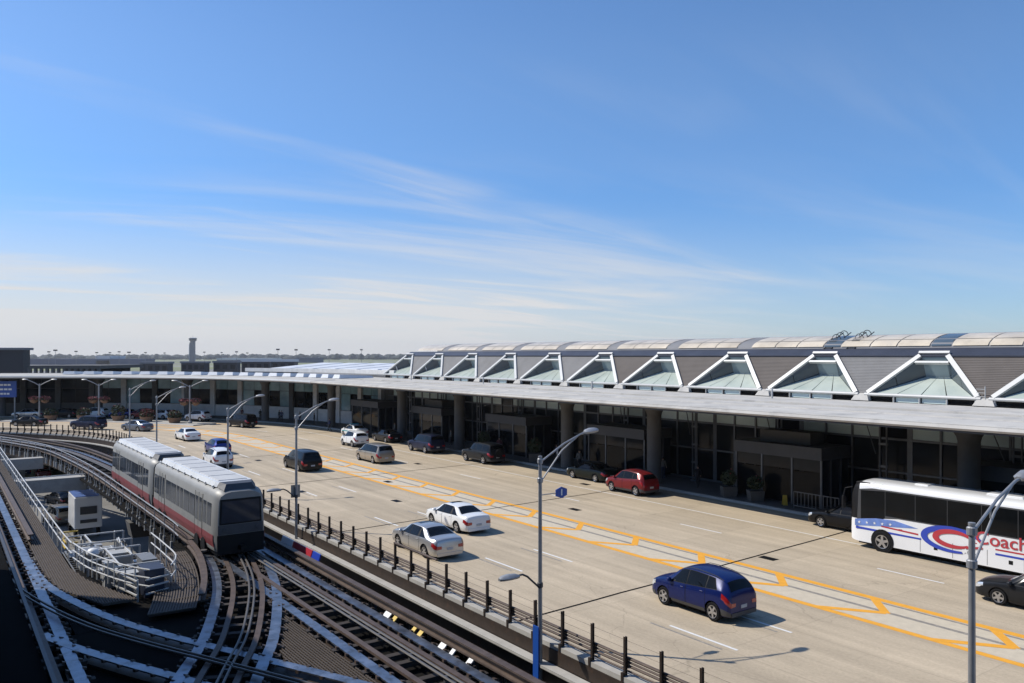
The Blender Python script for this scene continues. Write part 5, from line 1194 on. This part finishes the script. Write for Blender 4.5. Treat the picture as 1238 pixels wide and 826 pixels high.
# ================================================================== the train: two coupled cars
def train_car(s_front, label, grp):
    Lc, hw = 13.7, 1.27; o = root('people_mover_car', S(s_front+Lc/2, 12.35, 0), label, 'train', grp, rz=HD0+math.pi)   # local +x points towards the camera
    hl = Lc/2
    def ring(x, ins, tp): 
        w = hw-ins; return [(x, -w+.10, .42), (x, -w, .95), (x, -w+.01, 1.9), (x, -w+.07, tp-.42), (x, -w+.16, tp-.20), (x, -w+.38, tp-.06), (x, -.45, tp), (x, .45, tp), (x, w-.38, tp-.06), (x, w-.16, tp-.20), (x, w-.07, tp-.42), (x, w-.01, 1.9), (x, w, .95), (x, w-.10, .42)]
    MB().loft([ring(-hl, .16, 3.30), ring(-hl+.22, .04, 3.42), ring(-hl+.6, 0, 3.48), ring(0, 0, 3.48), ring(hl-.6, 0, 3.48), ring(hl-.22, .04, 3.42), ring(hl, .16, 3.30)]).part('body', 'train_silver', o, smooth=40)
    def side(x0, x1, z0, z1, sd, mat, nm, out=.008, par=None, th=.02):
        def y(z): 
            zz = [(.42, hw-.10), (.95, hw), (1.9, hw-.01), (3.06, hw-.07), (3.28, hw-.16)]
            for (a, ya), (b, yb) in zip(zz, zz[1:]):
                if z <= b: return ya+(yb-ya)*(z-a)/(b-a)
            return zz[-1][1]
        zs = [z0]+[z for z in (.95, 1.9) if z0+.01 < z < z1-.01]+[z1]
        mb = MB(); mb.loft([[(x0, sd*(y(z)+out), z), (x1, sd*(y(z)+out), z), (x1, sd*(y(z)+out-th), z), (x0, sd*(y(z)+out-th), z)] for z in zs]); return mb.part(nm, mat, par or o)
    dcs = (-4.15, 4.15) if False else (-4.3, 3.9)
    for sd in (-1, 1):
        e = hl-.28
        for (a, b) in ((-e, -5.0), (-3.6, 3.2), (4.6, e)): side(a, b, .62, 1.22, sd, 'train_red', 'red_panel'); side(a, b, .50, .60, sd, 'train_silver', 'sill_strip')
        for xc in dcs:
            for (a, b) in ((xc-.68, xc-.015), (xc+.015, xc+.68)):
                d = side(a, b, .50, 2.95, sd, 'train_silver', 'door', .012); side(a, b, .62, 1.22, sd, 'train_red', 'door_stripe', .017, d); side(a+.1, b-.1, 1.55, 2.75, sd, 'train_glass', 'door_window', .020, d)
            for xx in (xc-.71, xc+.71, xc): side(xx-.016, xx+.016, .48, 2.98, sd, 'trim_black', 'door_seal', .018)
        for (a, b) in ((-6.3, -5.78), (-5.66, -5.14), (-3.35, -2.2), (-2.1, -.95), (-.80, -.15), (.0, .65), (.8, 1.95), (2.05, 3.1), (4.75, 5.3), (5.45, 6.2)): side(a, b, 1.62, 2.72, sd, 'train_glass', 'window', .012)
    # end faces: glazed nose, lower dark bumper
    for sg in (1, -1):
        x = sg*hl
        def face(y0, y1, z0, z1, mat, nm, out=.015, tp=.05): return MB().hexa([(x, -y1, z0), (x, y1, z0), (x, y1-tp, z1), (x, -y1+tp, z1)], [(x+sg*out, -y1, z0), (x+sg*out, y1, z0), (x+sg*out, y1-tp, z1), (x+sg*out, -y1+tp, z1)]).part(nm, mat, o)
        face(0, 1.04, 1.72, 2.96, 'trim_black', 'windshield_surround', .015); face(0, .95, 1.80, 2.86, 'train_glass', 'windshield', .028)
        face(0, 1.10, 1.24, 1.70, 'train_dark', 'nose_panel', .02, 0); face(0, 1.14, .28, 1.22, 'trim_black', 'bumper', .035, 0)
        for sd in (-1, 1): MB().lathe([(.02, 0), (.10, 0), (.10, .03), (.02, .04)], 10, c=(x+sg*.03 if sg > 0 else x-.07, sd*.8, 1.45), axis='x').part('headlamp', 'trim_grey', o)
        MB().hexa([(x-sg*.12, -.78, 3.36), (x-sg*.12, .78, 3.36), (x-sg*.75, .95, 3.50), (x-sg*.75, -.95, 3.50)], [(x-sg*.30, -.62, 3.66), (x-sg*.30, .62, 3.66), (x-sg*.78, .80, 3.72), (x-sg*.78, -.80, 3.72)]).part('roof_visor', 'train_dark', o)
    # roof pod and panels
    MB().loft([[(x, -w, 3.46), (x, w, 3.46), (x, w-.10, 3.46+h), (x, -w+.10, 3.46+h)] for x, w, h in ((-hl+.8, .85, .18), (-hl+1.2, .98, .24), (hl-1.2, .98, .24), (hl-.8, .85, .18))]).part('roof_pod', 'train_roof', o)
    for i in range(6):
        x = -hl+1.45+1.85*i; MB().rbox(x, x+1.7, -.72, .72, 3.70, 3.735, .02).part('roof_panel', 'train_roof_panel', o)
    for i in range(9):
        for sd in (-1, 1): MB().rbox(-hl+1.0+1.42*i, -hl+1.18+1.42*i, sd*1.0-.05, sd*1.0+.05, 3.42, 3.53, .02).part('roof_bracket', 'train_roof', o)
    MB().box(-hl+.35, hl-.35, -1.05, 1.05, .18, .44).part('underframe', 'trim_black', o)
    for sg in (1, -1):
        bg = MB().box(sg*4.2-1.0, sg*4.2+1.0, -1.0, 1.0, .14, .30).part('bogie', 'train_dark', o)
        for dx in (-.62, .62):
            for sd in (-1, 1): MB().lathe([(.2, -.13), (.40, -.13), (.42, 0), (.40, .13), (.2, .13)], 18, c=(sg*4.2+dx, sd*1.17, .42), axis='y').part('tyre', 'rubber', bg)
        for sd in (-1, 1): MB().lathe([(.05, 0), (.17, 0), (.17, .1), (.05, .1)], 14, c=(sg*5.6, sd*1.45, .26)).part('guide_wheel', 'rail_steel', bg)
    MB().box(hl, hl+.45, -.12, .12, .5, .7).part('coupler', 'trim_black', o)
    return o
train_car(40.4, 'front silver and red people-mover car with big dark windshield', 'coupled train cars')
train_car(54.8, 'rear silver and red people-mover car coupled behind the front one', 'coupled train cars')
# ================================================================== street lamps
lamp_me = MB().loft([[(0, -.10*w, .0), (0, .10*w, .0), (0, .10*w, .12*w), (0, -.10*w, .12*w)] if False else [(x, -.15*w, -.03), (x, .15*w, -.03), (x, .19*w, .05), (x, .10*w, .12*w+.03), (x, -.10*w, .12*w+.03), (x, -.19*w, .05)] for x, w in ((0, .45), (.15, .9), (.45, 1.1), (.72, .9), (.85, .4))]).mesh('lamp_head', 'galv', smooth=50)
def lamp(u, t, ztop, label, arm=2.1, zb=-1.2, low=False, plate=None, sign=None, rz=None, rise=.75, grp='single-arm roadway lamps'):
    o = root('street_lamp', Q(u, t, zb), label, 'street lamp', grp, HD(u)-math.pi/2 if rz is None else rz)    # local +x reaches over the road
    h = ztop-zb
    MB().tube((0, 0, 0), (0, 0, h), .085, 12, .06).part('pole', 'galv', o, smooth=40)
    MB().lathe([(.07, h), (.07, h+.05), (.01, h+.06)], 10).part('pole_cap', 'galv', o)
    MB().pipe([(.08, 0, h-.12), (arm*.5, 0, h+rise*.55), (arm*.88, 0, h+rise*.95), (arm, 0, h+rise)], .032, 8).part('upper_arm', 'galv', o, smooth=40)
    MB().pipe([(.08, 0, h-.78), (arm*.45, 0, h+rise*.22), (arm*.80, 0, h+rise*.85)], .028, 8).part('lower_arm', 'galv', o, smooth=40)
    MB().tube((arm*.36, 0, h+rise*.06), (arm*.36, 0, h+rise*.38), .02, 6).part('arm_tie', 'galv', o)
    for z in (h-.12, h-.78): MB().lathe([(.08, z-.09), (.10, z-.07), (.10, z+.07), (.08, z+.09)], 12).part('clamp', 'galv', o)
    q = bpy.data.objects.new('lamp_head', lamp_me); col.objects.link(q); q.parent = o; q.location = (arm-.12, 0, h+rise-.03); q.rotation_euler = (0, rad(-6), 0); q.scale = (.75, .9, .85)
    MB().box(-.22, .22, -.22, .22, -.02, .03).part('base_plate', 'galv', o)
    if low:                                          # lower arm over the track side
        z = low-zb
        MB().pipe([(-.1, 0, z-.45), (-.55, 0, z-.05), (-.75, 0, z+.05), (-1.0, 0, z+.04)], .035, 8).part('track_arm', 'trim_grey', o, smooth=40)
        q = bpy.data.objects.new('track_lamp_head', lamp_me); col.objects.link(q); q.parent = o; q.location = (-.9, 0, z); q.rotation_euler = (0, 0, math.pi); q.scale = (.95, .85, .85)
        MB().lathe([(.08, z-.52), (.10, z-.5), (.10, z-.35), (.08, z-.33)], 10).part('clamp', 'trim_grey', o)
    if plate: MB().box(-.20, -.16, -.15, .15, plate[0]-zb, plate[1]-zb).part('blue_plate', 'sign_blue', o)
    if sign: sign(o, zb)
    return o
def sign_i(o, zb):
    z = 5.2-zb; s_ = MB().hexa([(.72, .03, z-.11), (.98, .03, z-.20), (1.22, .03, z-.11), (1.22, .03, z+.11), (.98, .03, z+.20), (.72, .03, z+.11)], [(.72, .06, z-.11), (.98, .06, z-.20), (1.22, .06, z-.11), (1.22, .06, z+.11), (.98, .06, z+.20), (.72, .06, z+.11)]).part('blue_sign', 'sign_blue', o)
    for y in (.025, .065): MB().box(.94, 1.0, y-.003, y+.003, z-.10, z+.12).part('sign_mark', 'sign_white', s_)
    MB().bar((.08, .045, z), (.73, .045, z), .03, .03).part('sign_bracket', 'galv', o)
def sign_back(o, zb):
    z = 2.2-zb; s_ = MB().box(-.27, .27, .11, .13, z-.36, z+.36).part('sign_panel', 'sign_grey', o); 
    for dz in (-.2, .2): MB().box(-.2, .2, .13, .16, z+dz-.02, z+dz+.02).part('sign_brace', 'galv', s_)
lamp(22.1, 16.95, 6.5, 'tall grey lamp post with blue plate at its foot, nearest the frame centre', low=2.55, plate=(-1.1, .75), sign=sign_i, zb=-1.5)
lamp(7.88, 16.95, 6.6, 'grey lamp post at the right edge in front of the coach', arm=2.2)
lamp(45.1, 16.95, 6.6, 'grey lamp post with a square sign panel right of the train', low=2.35, sign=sign_back, zb=-1.5)
lamp(58.4, 16.95, 6.3, 'grey lamp post rising behind the front train car')
lamp(80.9, 16.95, 6.2, 'grey lamp post rising above the rear train car')
lamp(93.7, 16.95, 6.5, 'grey lamp post where the railing starts to bend')
# double lamps with hanging flower baskets on the bend island
def leafball(mb, c, r, n, flat=.8, s=.16, mi=0, r_=rnd):
    for i in range(n):
        a, b, q = r_.uniform(0, 6.283), r_.uniform(-1, 1), r*r_.uniform(.55, 1.0)**.6
        w = math.sqrt(1-b*b); p = Vector((c[0]+q*w*math.cos(a), c[1]+q*w*math.sin(a), c[2]+q*b*flat)); d = Vector((r_.uniform(-1, 1), r_.uniform(-1, 1), r_.uniform(-.4, 1))).normalized(); e = d.orthogonal().normalized()*s*r_.uniform(.5, 1); f = d.cross(e).normalized()*s*r_.uniform(.4, .8)
        mb.poly([p-e, p+f, p+e, p-f], mi)
for u, t, lab in ((145.6, 36.6, 'double-arm lamp with flower baskets at the far left of the bend'), (137.0, 36.6, 'double-arm lamp with flower baskets second from the left'), (121.8, 36.6, 'double-arm lamp with red flower baskets right of the red SUV')):
    o = root('double_lamp', Q(u, t, .14), lab, 'street lamp', 'double-arm basket lamps', rz=HD(u)-math.pi/2 if False else rad(0)); h = 5.55
    MB().tube((0, 0, 0), (0, 0, h), .15, 10, .11).part('pole', 'galv', o, smooth=40)
    for sg in (-1, 1):
        MB().pipe([(0, 0, h-.3), (sg*.8, 0, h+.15), (sg*1.9, 0, h+.62)], .06, 6).part('arm', 'galv', o)
        q = bpy.data.objects.new('lamp_head', lamp_me); col.objects.link(q); q.parent = o; q.location = (sg*1.8, 0, h+.6); q.rotation_euler = (0, 0, 0 if sg > 0 else math.pi)
        MB().bar((0, 0, 3.55), (sg*.95, 0, 3.55), .05, .05).part('basket_arm', 'galv', o)
        b_ = MB().lathe([(.12, 2.55), (.5, 2.75), (.62, 3.05), (.55, 3.06)], 12, c=(sg*.85, 0, 0)).part('basket', 'terracotta', o)
        mb = MB(); leafball(mb, (sg*.85, 0, 3.15), .75, 150, .5, .15, 0); leafball(mb, (sg*.85, 0, 3.3), .8, 150, .45, .14, 1); mb.part('flowers', ['leaf', 'flower'], b_, recalc=False)
    MB().lathe([(.35, 0), (.35, .25), (.18, .35)], 10).part('base', 'concrete', o)
# planters on the island and at the kerb
def planter(loc, label, r=1.0, h=.75, red=.3, tall=1.2, grp='island planters', sq=False, dens=420):
    o = root('planter', loc, label, 'planter', grp)
    if sq: MB().loft([[(-r*k, -r*k, z), (r*k, -r*k, z), (r*k, r*k, z), (-r*k, r*k, z)] for k, z in ((.85, 0), (1, h), (.9, h), (.88, h-.08))]).part('tub', 'concrete_dark', o)
    else: MB().lathe([(r*.72, 0), (r*.95, h*.8), (r, h), (r*.9, h), (r*.88, h-.1)], 16).part('tub', 'terracotta', o, smooth=40)
    MB().lathe([(r*.86, h-.09), (.01, h-.03)], 12, caps=False).part('soil', 'soil', o)
    mb = MB(); leafball(mb, (0, 0, h+tall*.35), r*1.05, dens, tall*.55, .17, 0); leafball(mb, (0, 0, h+tall*.5), r*1.0, int(dens*red), tall*.5, .13, 1)
    mb.part('shrub', ['leaf', 'flower'], o, recalc=False); return o
planter(Q(143.8, 36.2, .14), 'round planter with dark shrub beside the far left double lamp', red=.05)
planter(Q(139.3, 36.6, .14), 'round planter with green shrub left of the second double lamp', red=.12)
planter(Q(134.0, 36.6, .14), 'round brown planter with tall green shrub between the double lamps', red=.08, tall=1.9)
planter(Q(129.2, 36.4, .14), 'round planter with red flowers in front of the red SUV', red=1.2)
planter(Q(124.2, 36.2, .14), 'round planter with pale green shrub near the right end of the island', red=.1)
planter(Q(37.4, 45.3, .16), 'square concrete planter at the kerb before the nearest vestibule', .5, .7, .02, 1.7, 'kerb planters', True)
planter(Q(35.2, 45.4, .16), 'second square concrete planter before the nearest vestibule', .5, .7, .02, 1.5, 'kerb planters', True)
planter(Q(60.0, 45.4, .16), 'square concrete planter behind the dark SUV with the spare wheel', .6, .8, .02, 2.0, 'kerb planters', True)
planter(Q(68.5, 45.4, .16), 'square concrete planter between the two kerbside SUVs', .6, .8, .02, 2.0, 'kerb planters', True)
# ================================================================== signs
o = root('road_sign', Q(152.5, 41.5, 0), 'blue overhead road sign with white lettering lines at the left edge', 'sign', rz=0)
bx_, by_ = o.location.x, o.location.y
for x in (-1.9, 1.9): MB().tube((x, 0, 0), (x, 0, 5.9), .12, 8).part('post', 'galv', o)
s_ = MB().box(-2.3, 2.3, -.22, -.14, 3.4, 5.95).part('panel', 'sign_blue', o)
for z, w in ((5.35, 1.5), (4.65, 1.7), (3.95, 1.3)):
    for k in range(5): MB().box(-w+k*w*.4, -w+k*w*.4+w*.32, -.24, -.221, z-.14, z+.14).part('lettering', 'sign_white', s_)
o = root('wet_floor_sign', Q(33.0, 45.6, .16), 'small yellow caution board in the shade before the nearest vestibule', 'sign')
MB().hexa([(-.15, -.12, 0), (.15, -.12, 0), (.15, -.09, 0), (-.15, -.09, 0)], [(-.12, -.02, .65), (.12, -.02, .65), (.12, .01, .65), (-.12, .01, .65)]).part('front_board', 'pipe_yellow', o); MB().hexa([(-.15, .16, 0), (.15, .16, 0), (.15, .19, 0), (-.15, .19, 0)], [(-.12, .02, .65), (.12, .02, .65), (.12, .05, .65), (-.12, .05, .65)]).part('back_board', 'pipe_yellow', o)
o = root('crowd_barrier', Q(30.5, 45.3, .16), 'grey barred barrier at the kerb behind the black sedan', 'barrier', rz=HD0)
for z in (.15, 1.05): MB().bar((-1.6, 0, z), (1.6, 0, z), .05, .05).part('rail', 'mullion', o)
for k in range(13): MB().bar((-1.6+.267*k, 0, .0 if k in (0, 12) else .15), (-1.6+.267*k, 0, 1.05), .035, .035).part('upright', 'mullion', o)
# ================================================================== people
def person_mesh(pose, mats):
    Vv = {'pel': (0, 0, .95), 'ch': (0, .0, 1.28), 'nk': (0, .0, 1.48), 'hd': (0, .02, 1.60), 'tp': (0, .01, 1.72),
          'hl': (.10, 0, .90), 'kl': (.11, .03+pose*.16, .50), 'al': (.11, -.02+pose*.22, .09), 'fl': (.12, .13+pose*.22, .05), 'hr': (-.10, 0, .90), 'kr': (-.11, .03-pose*.05, .50), 'ar': (-.11, -.02-pose*.30, .10), 'fr': (-.12, .12-pose*.26, .05),
          'sl': (.19, 0, 1.42), 'el': (.25, -.04-pose*.1, 1.15), 'wl': (.24, .08-pose*.15, .92), 'hnl': (.235, .12-pose*.15, .83), 'sr': (-.19, 0, 1.42), 'er': (-.25, -.04+pose*.12, 1.15), 'wr': (-.24, .12+pose*.2, .95), 'hnr': (-.235, .17+pose*.2, .87)}
    R_ = {'pel': .15, 'ch': .16, 'nk': .06, 'hd': .10, 'tp': .075, 'hl': .10, 'kl': .065, 'al': .045, 'fl': .04, 'hr': .10, 'kr': .065, 'ar': .045, 'fr': .04, 'sl': .075, 'el': .048, 'wl': .036, 'hnl': .035, 'sr': .075, 'er': .048, 'wr': .036, 'hnr': .035}
    Ed = [('pel', 'ch'), ('ch', 'nk'), ('nk', 'hd'), ('hd', 'tp'), ('pel', 'hl'), ('hl', 'kl'), ('kl', 'al'), ('al', 'fl'), ('pel', 'hr'), ('hr', 'kr'), ('kr', 'ar'), ('ar', 'fr'), ('ch', 'sl'), ('sl', 'el'), ('el', 'wl'), ('wl', 'hnl'), ('ch', 'sr'), ('sr', 'er'), ('er', 'wr'), ('wr', 'hnr')]
    ks = list(Vv); me = bpy.data.meshes.new('person'); me.from_pydata([Vv[k] for k in ks], [(ks.index(a), ks.index(b)) for a, b in Ed], [])
    ob = bpy.data.objects.new('tmp', me); col.objects.link(ob); md = ob.modifiers.new('s', 'SKIN'); 
    sv = me.skin_vertices[0].data
    for i, k in enumerate(ks): sv[i].radius = (R_[k], R_[k]*(.72 if k in ('pel', 'ch') else 1)); sv[i].use_root = (k == 'pel')
    sm = ob.modifiers.new('u', 'SUBSURF'); sm.levels = 1; sm.render_levels = 1
    bpy.context.view_layer.update()
    r = bpy.data.meshes.new_from_object(ob.evaluated_get(bpy.context.evaluated_depsgraph_get())); bpy.data.objects.remove(ob)
    r.materials.clear()
    for m in mats: r.materials.append(MATS[m])
    for p in r.polygons:
        c = p.center; p.use_smooth = True
        p.material_index = 3 if (c.z > 1.62 or (c.z > 1.55 and c.y < -.03)) else (2 if c.z > 1.47 or (abs(c.x) > .2 and c.z < .93 and c.z > .75) else (1 if c.z < .95 and abs(c.x) < .2 else 0))
    return r
PE = [(100.5, 42.6, .9, 3, 0, 'person in a blue top and dark trousers walking at the kerb', 0), (107.5, 45.2, 0, 0, 0, 'person in black standing nearest the tall dark column', .16), (110.5, 45.4, .5, 0, 1, 'person in black walking along the curved pavement', .16), (113.5, 45.0, 0, 1, 0, 'person in dark blue waiting on the curved pavement', .16), (114.4, 45.5, 0, 0, 0, 'person in black beside the one in dark blue', .16), (117.5, 45.2, 0, 5, 0, 'person in dark green standing before the pale wall', .16), (120.8, 45.4, .6, 2, 0, 'person in dark red walking past the white SUV', .16), (88.5, 45.6, 0, 4, 1, 'person in a grey top standing in the canopy shade', .16), (53.5, 45.3, 0, 4, 0, 'person in a pale top by the column in the shade', .16)]
PE += [(41.0, 46.2, .5, 0, 0, 'person in black walking past the planter by the nearest vestibule', .16), (45.8, 47.5, 0, 4, 1, 'person in a grey top waiting behind the red crossover', .16), (58.0, 46.4, .6, 3, 0, 'person in blue walking near the second column', .16), (66.5, 45.9, 0, 2, 0, 'person in dark red by the kerb behind the spare-wheel SUV', .16), (76.5, 46.3, .4, 4, 0, 'person in a pale top walking behind the dark blue kerbside SUV', .16)]
for i, (u, t, pose, c1, c2, lab, z) in enumerate(PE):
    o = bpy.data.objects.new('person', person_mesh(pose, ['cloth%d' % c1, 'cloth%d' % c2, 'skin', 'hair'])); col.objects.link(o); o.location = Q(u, t, z); o.rotation_euler = (0, 0, HD(u)+rnd.uniform(-2, 2)); tag(o, lab, 'person', 'travellers on the pavement')
# ================================================================== summer haze over the airfield
hz = MB().box(-5200, 3200, -45, 4700, GZ-1, 78).build('haze', 'trim_black'); stuff(hz); hz.data.materials.clear()
hm = bpy.data.materials.new('haze_air'); hm.use_nodes = True; nt = hm.node_tree
for n in list(nt.nodes): nt.nodes.remove(n)
ho = nt.nodes.new('ShaderNodeOutputMaterial'); hv = nt.nodes.new('ShaderNodeVolumePrincipled'); nt.links.new(hv.outputs[0], ho.inputs['Volume'])
hv.inputs['Color'].default_value = (.88, .89, .92, 1); hv.inputs['Density'].default_value = .00008; hv.inputs['Anisotropy'].default_value = .2
hz.data.materials.append(hm); hz['label'] = 'thin pale haze lying over the whole airport'; hz['category'] = 'haze'
sc.cycles.volume_bounces = 0; sc.cycles.volume_step_rate = 4
